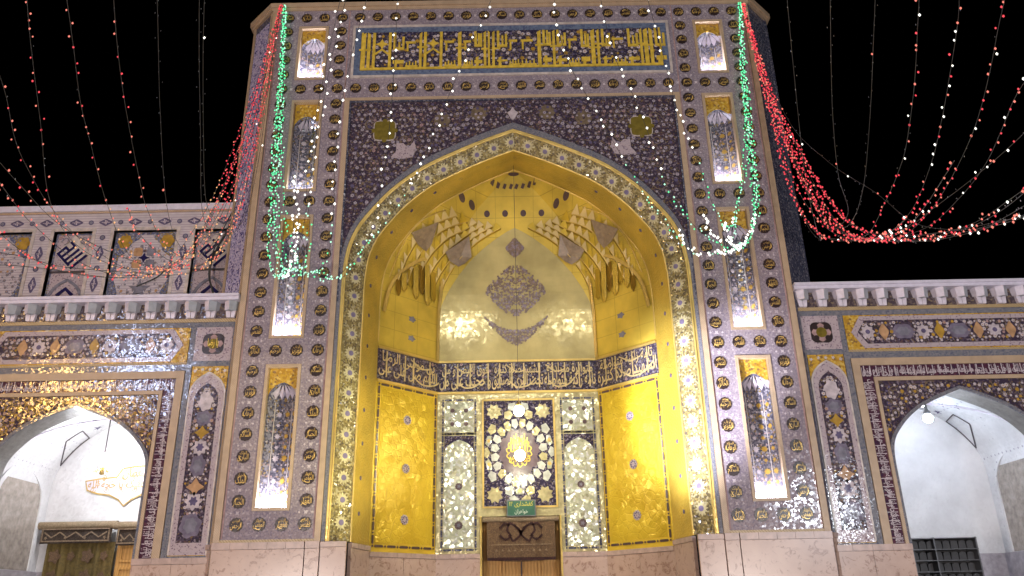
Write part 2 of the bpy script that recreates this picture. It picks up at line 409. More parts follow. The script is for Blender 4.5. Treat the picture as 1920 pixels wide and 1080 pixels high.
def spade(c, rx, ry, n=12):
    """pointed-oval medallion"""
    out = []
    for q in range(2 * n):
        a = 2 * math.pi * q / (2 * n); ca, sa = math.cos(a), math.sin(a)
        out.append((c[0] + rx * ca * (abs(ca) ** .2), c[1] + ry * sa * (.62 + .38 * abs(sa) ** 6)))
    return out

# ------------------------------------------------------------------ Arabic lettering
_F = {}
for ch, code, n in [('ا', 0xFE8D, 2), ('ب', 0xFE8F, 4), ('ة', 0xFE93, 2), ('ت', 0xFE95, 4), ('ث', 0xFE99, 4), ('ج', 0xFE9D, 4), ('ح', 0xFEA1, 4), ('خ', 0xFEA5, 4), ('د', 0xFEA9, 2), ('ذ', 0xFEAB, 2), ('ر', 0xFEAD, 2), ('ز', 0xFEAF, 2), ('س', 0xFEB1, 4), ('ش', 0xFEB5, 4), ('ص', 0xFEB9, 4), ('ض', 0xFEBD, 4), ('ط', 0xFEC1, 4), ('ظ', 0xFEC5, 4), ('ع', 0xFEC9, 4), ('غ', 0xFECD, 4), ('ف', 0xFED1, 4), ('ق', 0xFED5, 4), ('ك', 0xFED9, 4), ('ل', 0xFEDD, 4), ('م', 0xFEE1, 4), ('ن', 0xFEE5, 4), ('ه', 0xFEE9, 4), ('و', 0xFEED, 2), ('ي', 0xFEF1, 4), ('ک', 0xFB8E, 4), ('ی', 0xFBFC, 4)]:
    _F[ch] = (code, n)
def shape(t):
    out = []
    t = t.replace('لا', '\u0001')
    for i, ch in enumerate(t):
        pj = i > 0 and t[i - 1] in _F and _F[t[i - 1]][1] == 4
        if ch == '\u0001': out.append(chr(0xFEFB + (1 if pj else 0))); continue
        if ch not in _F: out.append(ch); continue
        code, n = _F[ch]
        nj = n == 4 and i + 1 < len(t) and (t[i + 1] in _F or t[i + 1] == '\u0001')
        out.append(chr(code + (3 if pj and nj else 2 if nj else 1 if pj else 0)))
    r = ''.join(reversed(out)); res = ''; run = ''
    for ch in r:
        if ch in '۰۱۲۳۴۵۶۷۸۹': run = ch + run
        else: res += run + ch; run = ''
    return res + run
_TC = {}
def text_geo(t, off=.012):
    if (t, off) in _TC: return _TC[(t, off)]
    c = bpy.data.curves.new('t', 'FONT'); c.body = shape(t); c.resolution_u = 1; c.offset = off
    o = bpy.data.objects.new('t', c); COL.objects.link(o)
    me = bpy.data.meshes.new_from_object(o.evaluated_get(bpy.context.evaluated_depsgraph_get()))
    V = np.array([(v.co.x, v.co.y) for v in me.vertices]); Fc = [tuple(p.vertices) for p in me.polygons]
    bpy.data.objects.remove(o); bpy.data.curves.remove(c); bpy.data.meshes.remove(me)
    V = (V - V.min(0)) / (V.max(0) - V.min(0)); _TC[(t, off)] = (V, Fc); return _TC[(t, off)]
def put_text(mb, fr, t, u0, u1, v0, v1, w, m=0, rot90=False, flip=False, off=.012):
    V, Fc = text_geo(t, off)
    if rot90: P = [fr(u1 - y * (u1 - u0), v0 + x * (v1 - v0), w) if not flip else fr(u0 + y * (u1 - u0), v1 - x * (v1 - v0), w) for x, y in V]
    else: P = [fr(u0 + x * (u1 - u0), v0 + y * (v1 - v0), w) for x, y in V]
    mb.geo(P, Fc, m)
def catmull3(P, k=8):
    out = []
    for i in range(len(P) - 1):
        p0, p1, p2, p3 = (Vector(P[j]) for j in (max(i - 1, 0), i, i + 1, min(i + 2, len(P) - 1)))
        for q in range(k):
            t = q / k
            out.append(.5 * (2 * p1 + (p2 - p0) * t + (2 * p0 - 5 * p1 + 4 * p2 - p3) * t * t + (3 * p1 - p0 - 3 * p2 + p3) * t ** 3))
    return out + [Vector(P[-1])]
def band_text(mb, fr, words, u0, u1, v0, v1, w, m=0, seed=1):
    """two interlaced rows of script with tall uprights and long sweeping tails"""
    rnd = random.Random(seed); H = v1 - v0; per = H * 2.2; n = max(1, round((u1 - u0) / per)); L = (u1 - u0) / n
    for k in range(n):
        a = u0 + k * L
        put_text(mb, fr, words[(2 * k) % len(words)], a + .01, a + L * .99, v0 + .02 * H, v0 + .62 * H, w, m)
        put_text(mb, fr, words[(2 * k + 1) % len(words)], a + L * .06, a + L * .94, v0 + .50 * H, v0 + .98 * H, w + .003, m)
        for q in range(4):
            x = a + L * (q + .3 + .5 * rnd.random()) / 4; mb.box(fr, x - .013, x + .013, v0 + .08 * H, v1 - .02 * H, w - .004, w + .006, m)
        x = a + L * rnd.random() * .6
        P = _smooth([(x, v0 + .32 * H), (x + .15 * L, v0 + .10 * H), (x + .36 * L, v0 + .16 * H), (x + .5 * L, v0 + .42 * H)], 4)
        mb.ribbon(fr, P, .03, w + .005, m)
        P = _smooth([(x - .05 * L, v0 + .9 * H), (x + .14 * L, v0 + .66 * H), (x + .3 * L, v0 + .72 * H)], 4)
        mb.ribbon(fr, P, .026, w + .006, m)

# scattered arabesque: vines, leaves and florets of a panel as one inlay (nobody could count it)
def flora(mb, fr, inside, u0, u1, v0, v1, step, w_in, rnd, r=.035, mirror=None, mats=(0, 1, 2, 3), leaf=True, vine=4):
    nu = int((u1 - u0) / step); nv = int((v1 - v0) / step)
    for i in range(nu + 1):
        for j in range(nv + 1):
            u = u0 + (i + .5 * (j % 2) + rnd.uniform(-.28, .28)) * step; v = v0 + (j + rnd.uniform(-.28, .28)) * step
            spots = [(u, v)] if mirror is None else [(u, v), (2 * mirror - u, v)]
            if mirror is not None and u > mirror: continue
            k = rnd.random(); rr = r * rnd.uniform(.6, 1.25); n = rnd.choice((5, 6, 6, 8)); a0 = rnd.random() * 3
            mt = mats[0] if k < .58 else mats[1] if k < .74 else mats[2] if k < .88 else mats[3]
            lf = [(rnd.uniform(0, 6.28), rnd.uniform(1.2, 2.2) * rr) for _ in range(3)]; w = w_in + ((i * 37 + j * 101) % 97) * .00003
            for si, (x, y) in enumerate(spots):
                if not inside(x, y, rr): continue
                sg = -1 if si else 1
                mb.prism(fr, [(x + sg * (px - x), py) for px, py in star((x, y), rr, rr * .72, n, a0)], w - .004, w, mt)
                if rr > .95 * r: mb.face([fr(px, py, w + .002) for px, py in disc((x, y), rr * .30, 5)], mats[2])
                if leaf:
                    for li, (a, dd) in enumerate(lf):
                        wl = w - .0012 + li * .00001 + si * .000005
                        cx, cyy = x + sg * math.cos(a) * dd, y + math.sin(a) * dd
                        if not inside(cx, cyy, rr * .6): continue
                        ax, ay = math.cos(a) * rr * .6 * sg, math.sin(a) * rr * .6; bx, by = -math.sin(a) * rr * .24 * sg, math.cos(a) * rr * .24
                        mb.face([fr(cx - ax, cyy - ay, wl), fr(cx + bx, cyy + by, wl), fr(cx + ax, cyy + ay, wl), fr(cx - bx, cyy - by, wl)], vine)
def spiral(mb, fr, c, r0, turns, w, wd, m, sg=1, a0=0.0):
    P = []
    n = int(turns * 12)
    for k in range(n + 1):
        t = k / n; a = a0 + sg * turns * 2 * math.pi * t; r = r0 * (1 - .8 * t); P.append((c[0] + r * math.cos(a), c[1] + r * math.sin(a)))
    mb.ribbon(fr, P, wd, w, m, .003)

# ================================================================== GROUND
gm = MB(); gm.box(Fr((0, 0, 0)), -60, 60, -.3, 0, -20, 60)
gr = gm.obj('courtyard_paving', 'paving', kind='structure')

# ================================================================== PORTAL
portal = thing('portal', 'tall central portal of mauve tile with a gold-lined pointed arch', 'portal', (0, 1.5, 0))
PLAN = Fr((0, 0, 0), (1, 0, 0), (0, 1, 0), (0, 0, 1))
for s in (-1, 1):
    b = MB()
    pl = [(5.16, .30), (5.16, .02), (5.76, .62), (5.76, 3.2), (1.72, 3.2), (1.72, 2.48), (2.84, 1.30), (3.04, .36), (3.04, .30)]
    b.prism(PLAN, [(s * x, y) for x, y in pl], 0, 13.80)
    b.obj('tower_body', 'slate_border', portal)
b = MB(); b.box(FRONT, -1.72, 1.72, 3.31, 13.8, -3.2, -2.48); b.box(FRONT, -1.72, -.78, 0, 3.31, -3.2, -2.48); b.box(FRONT, .78, 1.72, 0, 3.31, -3.2, -2.48)
b.obj('rear_wall', 'soffit_grey', portal)
b = MB(); b.prism(PLAN, [(-5.22, -.05), (5.22, -.05), (5.86, .58), (5.86, 3.3), (-5.86, 3.3), (-5.86, .58)], 13.88, 13.99, back=True)
b.prism(PLAN, [(-5.19, -.02), (5.19, -.02), (5.81, .60), (5.81, 3.25), (-5.81, 3.25), (-5.81, .60)], 13.80, 13.88, back=True)
b.obj('cornice', 'tan_border', portal)

BAYS = [(3.285, 5.75, 5.49), (6.355, 8.77, 8.51), (9.40, 11.43, 11.15), (12.05, 13.32, 13.13)]
NC, NH = 4.245, .26
def mapx(s, u0, u1): return (u0, u1) if s > 0 else (-u1, -u0)
for s in (-1, 1):
    b = MB()
    for u0, u1 in ((NC + NH + .06, 5.05), (3.47, NC - NH - .06)): b.box(FRONT, *mapx(s, u0, u1), 2.76, 13.80, -.30, 0)
    zz = [2.76] + [q for z0, z1, za in BAYS for q in (z0 - .06, z1 + .05)] + [13.80]
    for k in range(0, len(zz), 2): b.box(FRONT, *mapx(s, NC - NH - .06, NC + NH + .06), zz[k], zz[k + 1], -.30, 0)
    b.obj('pilaster_field', 'mauve_lattice', portal)
    b = MB(); b.box(FRONT, *mapx(s, 5.05, 5.16), 2.72, 13.80, -.30, .035); b.obj('corner_strip', 'tan_border', portal)
    b = MB(); b.box(FRONT, *mapx(s, 3.37, 3.47), 2.72, 11.51, -.30, .03); b.obj('inner_strip', 'tan_border', portal)
    b = MB(); b.box(FRONT, *mapx(s, 3.47, 5.05), 2.715, 2.76, -.30, .028); b.obj('foot_strip', 'gold_tick_border', portal)
    # thin rust line round the lattice
    b = MB()
    for u in (5.03, 3.49): b.box(FRONT, *mapx(s, u - .014, u + .014), 2.78, 13.78, 0, .004)
    b.obj('field_edging', 'pink_inlay', portal)
    # chamfered outer corner
    cf = Fr((s * 5.16, .02, 0), (s, 1, 0), (0, 0, 1), (s, -1, 0))
    b = MB(); b.box(cf, .02, .09, 0, 13.8, -.01, .022); b.box(cf, .76, .835, 0, 13.8, -.01, .022); b.obj('chamfer_strip', 'tan_border' if s < 0 else 'slate_border', portal)
    b = MB(); b.box(cf, .13, .72, .3, 13.6, -.01, .012); b.obj('chamfer_panel', 'lilac_floral' if s < 0 else 'slate_border', portal)
b = MB(); b.box(FRONT, -3.47, 3.47, 11.51, 13.80, -.30, 0); b.obj('top_field', 'mauve_lattice', portal)
b = MB(); b.box(FRONT, -3.37, 3.37, 11.445, 11.51, -.30, .03); b.obj('lintel_strip', 'tan_border', portal)

# roundels: black glazed discs with gilt names
NAMES = ['الرحمن', 'الرحیم', 'الملک', 'القدوس', 'السلام', 'المؤمن', 'العزیز', 'الجبار', 'الخالق', 'الباری', 'الغفار', 'الوهاب']
RND = []
for i, nm in enumerate(NAMES):
    b = MB(); f0 = Fr((0, 0, 0)); rr = random.Random(i)
    b.prism(f0, star((0, 0), .122, .112, 12), -.012, .010, 0)
    put_text(b, f0, nm, -.092, .092, -.085, .045, .016, 1, off=-.004); put_text(b, f0, NAMES[(i + 5) % 12], -.060, .060, .02, .092, .018, 1, off=-.01)
    for q in range(1):
        a0 = rr.uniform(0, 6.28); r0 = rr.uniform(.06, .09)
        b.ribbon(f0, [(r0 * math.cos(a0 + .3 * k), r0 * math.sin(a0 + .3 * k)) for k in range(5)], .011, .019, 1, .003)
    RND.append(b.data('roundel', ['black_disc', 'roundel_gilt']))
def rowz(k): return float(np.interp(k, [0, 8, 16, 23, 28], [3.005, 6.06, 9.125, 11.762, 13.603]))
cells = set()
for k in range(29):
    for c in (0, 3, 22, 25): cells.add((c, k))
for k in (0, 8, 16, 23):
    for c in (1, 2, 23, 24): cells.add((c, k))
for c in range(26): cells.add((c, 28)); cells.add((c, 23))
for i, (c, k) in enumerate(sorted(cells)):
    if 3 < c < 22 and k < 23: continue
    inst('roundel', RND[(c * 5 + k * 7) % len(RND)], portal, (-4.805 + .3844 * c, -.001, rowz(k)))

# small star bosses between the roundels
b = MB()
for s in (-1, 1):
    for col in (4.805, 3.652):
        for k in range(28):
            z = (rowz(k) + rowz(k + 1)) / 2; b.prism(FRONT, star((s * col, z), .045, .02, 4, .78), -.002, .006)
            for du in (-.11, .11): b.prism(FRONT, star((s * col + du, z), .022, .014, 4), -.002, .006)
for c in range(25):
    for z in (rowz(28), rowz(23)):
        b.prism(FRONT, star((-4.805 + .3844 * (c + .5), z), .045, .02, 4, .78), -.002, .006)
b.obj('star_bosses', 'white_inlay', portal, kind='stuff')

# lit niches
def niche(s, z0, z1, za, seed):
    rnd = random.Random(seed); c = s * NC; zs = za - .34
    prof = [(-.26, -.075), (-.255, -.10), (-.155, -.235), (0, -.285), (.155, -.235), (.255, -.10), (.26, -.075)]
    nb = MB(); zl = [z0] + [z0 + (zs - z0) * k / 6 for k in range(1, 7)] + [zs + (za - zs) * t for t in (.25, .45, .62, .78, .9, 1.0)]
    rows = []
    for z in zl:
        h = max(arch_half(z, 1.0, zs, za), .02); rows.append([FRONT(c + u * h, z, -.075 + (w + .075) * (h ** .5)) for u, w in prof])
    for a in range(len(rows) - 1):
        for k in range(len(prof) - 1): nb.face([rows[a][k], rows[a][k + 1], rows[a + 1][k + 1], rows[a + 1][k]], 0)
    no = nb.obj('niche', ['niche_floral'], portal)
    f = MB(); f.frame(FRONT, c - NH - .06, c + NH + .06, z0 - .06, z1 + .05, .055, -.295, .022); f.obj('niche_frame', 'tan_border', no)
    f = MB(); hd = arch(c, NH, zs, za); top = z1 - .005
    for k in range(len(hd) - 1):
        (u0, v0), (u1, v1) = hd[k], hd[k + 1]; f.face([FRONT(u0, v0, -.07), FRONT(u1, v1, -.07), FRONT(u1, top, -.07), FRONT(u0, top, -.07)])
        f.face([FRONT(u0, v0, -.07), FRONT(u1, v1, -.07), FRONT(u1, v1, -.12), FRONT(u0, v0, -.12)])
    f.obj('niche_spandrel', 'mustard', no)
    f = MB()
    for k in range(-2, 3):
        f.prism(FRONT, star((c + k * .075, z1 - .10 - .012 * abs(k)), .03, .013, 4), -.072, -.062)
    f.obj('spandrel_star', 'ochre_inlay', no, kind='stuff')
    # little stalactite hood
    f = MB()
    for k in range(5):
        a = -.20 + .10 * k; b_ = a + .10; m = (a + b_) / 2; zt = zs + .16
        hh = lambda u: -.10 - .17 * (1 - (u / .26) ** 2)
        ap = FRONT(c + m * .35, za - .04, -.13)
        f.face([FRONT(c + a, zt, hh(a) + .02), FRONT(c + m, zs + .05, hh(m) + .012), ap], 0); f.face([FRONT(c + m, zs + .05, hh(m) + .012), FRONT(c + b_, zt, hh(b_) + .02), ap], 0)
    f.obj('niche_hood', 'lilac_inlay', no)
    # floral stems on the facets
    f = MB(); n = max(3, int((zs - z0) / .19))
    for k in range(n):
        z = z0 + .08 + (zs - z0 - .1) * k / n
        for a, bb, mt in ((prof[1], prof[2], 0), (prof[2], prof[3], 1), (prof[3], prof[4], 2), (prof[4], prof[5], 2)):
            U = Vector((bb[0] - a[0], -(bb[1] - a[1]), 0)); N = Vector((0, 0, 1)).cross(U) * 1.0
            if N.y > 0: N = -N
            fr = Fr(FRONT(c + (a[0] + bb[0]) / 2, z, (a[1] + bb[1]) / 2), U, (0, 0, 1), N)
            r = (.04 if k % 2 else .058) * rnd.uniform(.8, 1.1)
            f.prism(fr, star((0, 0), r, r * .6, 6 if k % 2 else 8), -.002, .006, mt)
            for q in (-1, 1):
                f.prism(fr, star((q * .045, .08), .018, .011, 5), -.002, .005, (0, 1, 3, 3)[(k + mt) % 4])
    f.obj('niche_flowers', ['grey_inlay', 'white_inlay', 'ochre_inlay', 'pink_inlay'], no, kind='stuff')
    f = MB()
    for u, w in (prof[2], prof[4]): f.box(FRONT, c + u - .005, c + u + .005, z0, zs, w - .01, w + .010)
    f.obj('niche_rib', 'cream_border', no)
    f = MB(); f.box(FRONT, c - .22, c + .22, z0 - .004, z0 + .012, -.20, -.085); f.obj('lamp_strip', 'led_dim' if (s < 0 and z0 > 9 and z0 < 10) else 'led', no)
    f = MB(); f.face([FRONT(c - .26, z0 - .006, -.02), FRONT(c + .26, z0 - .006, -.02), FRONT(c + .26, z0 - .006, -.29), FRONT(c - .26, z0 - .006, -.29)]); f.obj('niche_sill', 'cream_border', no)
for s in (-1, 1):
    for k, (z0, z1, za) in enumerate(BAYS): niche(s, z0, z1, za, 10 * k + s)

# kufic panel at the top
b = MB(); b.frame(FRONT, -3.39, 3.39, 12.01, 13.36, .055, -.002, .03); b.obj('kufic_frame', 'cream_border', portal)
b = MB(); b.frame(FRONT, -3.335, 3.335, 12.065, 13.305, .125, -.002, .018); b.obj('kufic_border', 'blue_border', portal)
b = MB(); b.box(FRONT, -3.21, 3.21, 12.19, 13.18, -.002, .008); b.obj('kufic_ground', 'navy_floral', portal)
rnd = random.Random(21); b = MB(); kf = MB()
z0, z1 = 12.20, 13.17
b.box(FRONT, -3.2, 3.2, z0, z0 + .055, .008, .03)
x = -3.19
while x < 3.12:
    k = rnd.random()
    if k < .46:      # tall upright with slanted top, often doubled
        w = rnd.choice((.055, .075, .085)); zm = z0 + rnd.uniform(.46, .56); b.box(FRONT, x - .05, x + w + .12, zm, zm + .04, .008, .026); b.prism(FRONT, [(x, z0 + .05), (x + w, z0 + .05), (x + w, z1 - .01), (x, z1 - .06)], .008, .032)
        if rnd.random() < .5: x += w + .035; b.prism(FRONT, [(x, z0 + .05), (x + w * .8, z0 + .05), (x + w * .8, z1 - .05), (x, z1)], .008, .032); w *= .8
        x += w + rnd.uniform(.03, .05)
    elif k < .76:    # hook letter in the upper half
        w = rnd.uniform(.16, .24); zb = z0 + .52 + rnd.uniform(-.03, .05)
        b.box(FRONT, x, x + w, zb, zb + .06, .008, .031); b.box(FRONT, x, x + .055, zb + .06, z1 - .01, .008, .031); b.box(FRONT, x + w - .05, x + w, zb + .06, zb + .34, .008, .031)
        b.prism(FRONT, [(x + .03, z0 + .02), (x + .09, z0 + .02), (x + .09, zb - .25), (x + .03, zb - .28)], .008, .031)
        b.box(FRONT, x, x + w, z0 + .13 + rnd.uniform(0, .05), z0 + .2 + rnd.uniform(0, .05), .008, .028); b.box(FRONT, x + w * .45, x + w * .45 + .04, zb + .06, zb + rnd.uniform(.2, .4), .008, .029)
        x += w + .03
    elif k < .95:    # low toothed letters
        w = rnd.uniform(.2, .34)
        for q in range(4): b.box(FRONT, x + q * w / 4 + .012, x + q * w / 4 + .042, z0 + .05, z0 + .17 + .04 * (q % 2), .008, .03)
        b.box(FRONT, x, x + w, z0 + .05, z0 + .10, .0085, .029)
        b.box(FRONT, x, x + w * .8, z1 - .30, z1 - .25, .008, .03); b.box(FRONT, x + .02, x + .06, z1 - .5, z1 - .30, .008, .03)
        x += w + .03
    else:            # diamond knot between two uprights
        b.box(FRONT, x, x + .06, z0 + .05, z1 - .01, .008, .031); b.prism(FRONT, star((x + .20, z0 + .66), .13, .06, 4), .008, .034)
        b.box(FRONT, x + .34, x + .40, z0 + .05, z1 - .01, .008, .031); b.ribbon(FRONT, [(x + .06, z0 + .40), (x + .20, z0 + .52), (x + .34, z0 + .40)], .05, .03)
        x += .44
b.box(FRONT, -3.2, -3.16, z0 + .055, z1, .008, .03); b.box(FRONT, 3.16, 3.2, z0 + .055, z1, .008, .03)
b.obj('kufic_inscription', 'gilt_bright', portal)
flora(kf, FRONT, lambda u, v, r: abs(u) < 3.15 and 12.26 < v < 13.14, -3.1, 3.1, 12.3, 13.1, .13, .016, rnd, .045, None, (0, 1, 2, 0), True, 3)
kf.obj('kufic_flowers', ['white_inlay', 'violet_inlay', 'ochre_inlay', 'leaf_vine'], portal, kind='stuff')

# spandrel
SP = (3.365, 7.0, 10.85); SPi = (3.30, 7.0, 10.71)
oa = arch(0, *SP)
for q in ((-3.37, -3.335, 7.0, 11.445), (3.335, 3.37, 7.0, 11.445), (-3.335, 3.335, 11.41, 11.445)): b = MB(); b.box(FRONT, *q, -.25, .012); b.obj('spandrel_line', 'slate_border', portal)
b = MB()
for k in range(len(oa) - 1):
    (u0, v0), (u1, v1) = oa[k], oa[k + 1]
    b.face([FRONT(u0, v0, -.02), FRONT(u1, v1, -.02), FRONT(u1, 11.42, -.02), FRONT(u0, 11.42, -.02)])
b.obj('spandrel_ground', 'violet_floral', portal)
rnd = random.Random(5); b = MB()
def in_sp(u, v, r): return abs(u) < 3.30 - r and v < 11.38 - r and (v > 10.85 + r or abs(u) > arch_half(v - 1.2 * r, *SP) + 1.3 * r) and v > 7.4
flora(b, FRONT, in_sp, -3.28, 0.02, 7.6, 11.38, .125, -.010, rnd, .036, 0.0, (0, 0, 1, 2), True, 3)
for i in range(7):
    for sg in (-1, 1):
        for (cu, cv) in ((2.9, 10.9 - .5 * i), (2.2, 10.95 - .45 * i), (1.45, 10.95), (.7, 11.1)):
            if in_sp(cu, cv, .12): spiral(b, FRONT, (sg * cu, cv), .17, 1.4, -.012, .014, 3, sg, i)
b.obj('spandrel_flowers', ['lilac_inlay', 'violet_inlay', 'pink_inlay', 'leaf_vine'], portal, kind='stuff')
for sg in (-1, 1):
    b = MB(); c = (sg * 2.62, 10.72)
    b.prism(FRONT, lobed(c, .25, .26, 4, .11, math.pi), -.02, -.004, 1); b.prism(FRONT, lobed(c, .23, .24, 4, .11, math.pi), -.02, .002, 0)
    for q in range(8): b.prism(FRONT, disc((c[0] + .22 * math.cos(q * .785), c[1] + .23 * math.sin(q * .785)), .05, 8), -.02, .001, 0)
    b.obj('spandrel_medallion', ['olive_inlay', 'cream_border'], portal)
    b = MB(); c = (sg * 2.17, 10.25)
    b.prism(FRONT, [(c[0] + sg * x, c[1] + y) for x, y in ((.20, .16), (.20, -.02), (.30, -.16), (.05, -.2), (-.14, -.16), (-.20, .02), (-.16, .22), (-.05, .04), (.06, .16))], -.02, .0)
    b.obj('spandrel_leaf', 'dotted_cream', portal)
b = MB(); b.prism(FRONT, [(0, .16), (.05, .07), (.11, .03), (.08, -.03), (.05, -.10), (0, -.15), (-.05, -.10), (-.08, -.03), (-.11, .03), (-.05, .07)][::1] and [(x, 11.07 + y) for x, y in ((0, .16), (.05, .07), (.11, .03), (.08, -.03), (.05, -.10), (0, -.15), (-.05, -.10), (-.08, -.03), (-.11, .03), (-.05, .07))], -.02, .004)
b.obj('keystone_flower', 'white_inlay', portal)

# arch border, bead, splayed gold band, reveal
def arch3(a, s, h, y, z0): return [Vector((u, y, v)) for u, v in arch(0, a, s, h, z0)]
b = MB(); A1 = arch3(3.365, 7.0, 10.85, -.01, 2.72); A2 = arch3(3.30, 7.0, 10.71, -.01, 2.72)
b.strip(A1, A2); b.strip(A2, arch3(3.30, 7.0, 10.71, .06, 2.72)); b.strip(arch3(3.365, 7.0, 10.85, .03, 2.72), A1); b.obj('arch_border', 'grey_border', portal)
b = MB(); b.strip(arch3(3.30, 7.0, 10.71, .015, 2.72), arch3(3.235, 7.0, 10.64, .015, 2.72)); b.tube(arch3(3.245, 7.0, 10.65, .015, 2.72), .018, 8); b.obj('arch_bead', 'gold_bead', portal, smooth=True)
B1 = arch3(3.235, 7.0, 10.64, .02, 2.72); B2 = arch3(2.93, 7.0, 10.39, .32, 2.72); B3 = arch3(2.76, 7.0, 10.44, 1.2, 2.72)
b = MB(); b.strip(B1, B2); b.obj('arch_band', 'gold_mosaic_band', portal)
b = MB(); b.tube(arch3(2.93, 7.0, 10.39, .32, 2.72), .018, 8); b.obj('band_bead', 'gold_bead', portal, smooth=True)
b = MB(); b.strip(B2, B3); b.obj('reveal', 'gold_reveal', portal)
b = MB(); b.tube(arch3(2.76, 7.0, 10.44, 1.2, 6.6), .016, 8); b.obj('vault_bead', 'gold_bead', portal, smooth=True)
# rosettes along the band and on the reveal
rb = MB(); f0 = Fr((0, 0, 0))
rb.prism(f0, star((0, 0), .135, .085, 12), -.004, .006, 1); rb.prism(f0, disc((0, 0), .078, 14), -.004, .010, 1); rb.prism(f0, disc((0, 0), .05, 12), -.004, .018, 0)
RB = rb.data('band_rosette', ['rosette_violet', 'rosette_petal'])
rs = MB(); rs.prism(f0, disc((0, 0), .04, 10), -.004, .008); RS = rs.data('reveal_stud', ['violet_inlay'])
def along(A, B, step, me, name, lo, side):
    mid = [(a + q) * .5 for a, q in zip(A, B)]; d = [0.0]
    for k in range(1, len(mid)): d.append(d[-1] + (mid[k] - mid[k - 1]).length)
    t = lo
    while t < d[-1] - .1:
        k = max(i for i in range(len(d) - 1) if d[i] <= t); f = (t - d[k]) / (d[k + 1] - d[k])
        p = mid[k].lerp(mid[k + 1], f); T = (mid[k + 1] - mid[k]).normalized(); S = (B[k] - A[k]).lerp(B[k + 1] - A[k + 1], f).normalized()
        N = T.cross(S).normalized()
        if N.y > 0: N = -N
        if side: N = N if N.y < 0 else -N
        X = T; Z = X.cross(N) * -1
        M = Matrix((X, -N, Z)).transposed()
        if M.determinant() < 0: M = Matrix((-X, -N, Z)).transposed()
        inst(name, me, portal, p, M.to_euler()); t += step
along(B1, B2, .376, RB, 'band_rosette', .31, 0)
cen = [(a + q) * .5 for a, q in zip(B2, B3)]
along(B2, [a.lerp(q, .7) for a, q in zip(B2, B3)], .62, RS, 'reveal_stud', .5, 0)

# ---- inner walls of the iwan
LD = 1.599
DL = Fr((-2.76, 1.2, 0), (1.09, 1.17, 0), (0, 0, 1), (1.17, -1.09, 0))
DR = Fr((2.76, 1.2, 0), (-1.09, 1.17, 0), (0, 0, 1), (-1.17, -1.09, 0))
DRt = Fr((1.67, 2.37, 0), (1.09, -1.17, 0), (0, 0, 1), (-1.17, -1.09, 0))
BK = Fr((0, 2.37, 0))
TXT = ['اللهم صل علی علی', 'بن موسی الرضا', 'الامام التقی النقی', 'و حجتک علی من', 'فوق الارض و من', 'تحت الثری الصدیق', 'الشهید صلاة کثیرة', 'تامة زاکیة متواصلة', 'متواترة مترادفة', 'کافضل ما صلیت']
def barborder(parent, fr, u0, u1, v0, v1, lu, lv, mat, w=.008, t=.022):
    nv = round((v1 - v0) / lv); nu = round((u1 - u0) / lu)
    def hexa(c, a, vert):
        p = [(-a, 0), (-a * .78, t), (a * .78, t), (a, 0), (a * .78, -t), (-a * .78, -t)]
        return [(c[0] + (y if vert else x), c[1] + (x if vert else y)) for x, y in p]
    for k in range(nv):
        for u in (u0, u1):
            b = MB(); b.prism(fr, hexa((u, v0 + (k + .5) * (v1 - v0) / nv), (v1 - v0) / nv * .36, True), 0, w); b.obj('border_bar', mat, parent)
    for k in range(nu):
        for v in (v0, v1):
            b = MB(); b.prism(fr, hexa((u0 + (k + .5) * (u1 - u0) / nu, v), (u1 - u0) / nu * .36, False), 0, w); b.obj('border_bar', mat, parent)
    b = MB()
    for k in range(nv + 1):
        for u in (u0, u1): b.prism(fr, star((u, v0 + k * (v1 - v0) / nv), t * 1.1, t * .7, 4), 0, w)
    for k in range(1, nu):
        for v in (v0, v1): b.prism(fr, star((u0 + k * (u1 - u0) / nu, v), t * 1.1, t * .7, 4), 0, w)
    b.obj('border_diamonds', mat, parent, kind='stuff')
for fr, s in ((DL, -1), (DR, 1)):
    b = MB(); b.box(fr, 0, LD, 2.62, 5.81, -.06, -.012); wl = b.obj('side_wall', 'gold_wall', portal)
    b = MB(); b.box(fr, .13, LD - .12, 2.78, 5.70, -.03, -.004); b.obj('gold_panel', 'gold_panel', wl)
    barborder(wl, fr, .07, LD - .06, 2.72, 5.745, .29, .235, 'brown_disc')
    for z in (5.13, 4.18, 3.22):
        b = MB(); b.prism(fr, star((.80, z), .10, .082, 10), -.006, .012, 0)
        for q in range(8): b.prism(fr, disc((.80 + .055 * math.cos(q * .785), z + .055 * math.sin(q * .785)), .017, 6), .012, .015, 1)
        b.obj('panel_rosette', ['dotted_cream', 'violet_inlay'], wl)
for k, (fr, u0, u1) in enumerate(((DL, 0.0, LD), (BK, -1.67, 1.67), (DRt, 0.0, LD))):
    b = MB(); b.box(fr, u0, u1, 5.80, 6.50, -.05, -.002); bo = b.obj('inscription_band', 'navy_floral', portal)
    b = MB(); band_text(b, fr, TXT[k * 3:] + TXT[:k * 3], u0 + .02, u1 - .02, 5.86, 6.45, .008, 0, 40 + k); b.obj('inscription', 'gilt_soft', bo)
    for za_ in (5.79, 6.465): b = MB(); b.box(fr, u0, u1, za_, za_ + .045, -.04, .03); b.obj('band_edge', 'gold_bead', bo)
    b = MB(); flora(b, fr, lambda u, v, r: u0 + r < u < u1 - r and 5.86 < v < 6.44, u0, u1, 5.88, 6.44, .13, .002, random.Random(k), .03, None, (0, 1, 1, 2), True, 3)
    b.obj('band_flowers', ['grey_inlay', 'violet_inlay', 'pink_inlay', 'leaf_vine'], bo, kind='stuff')

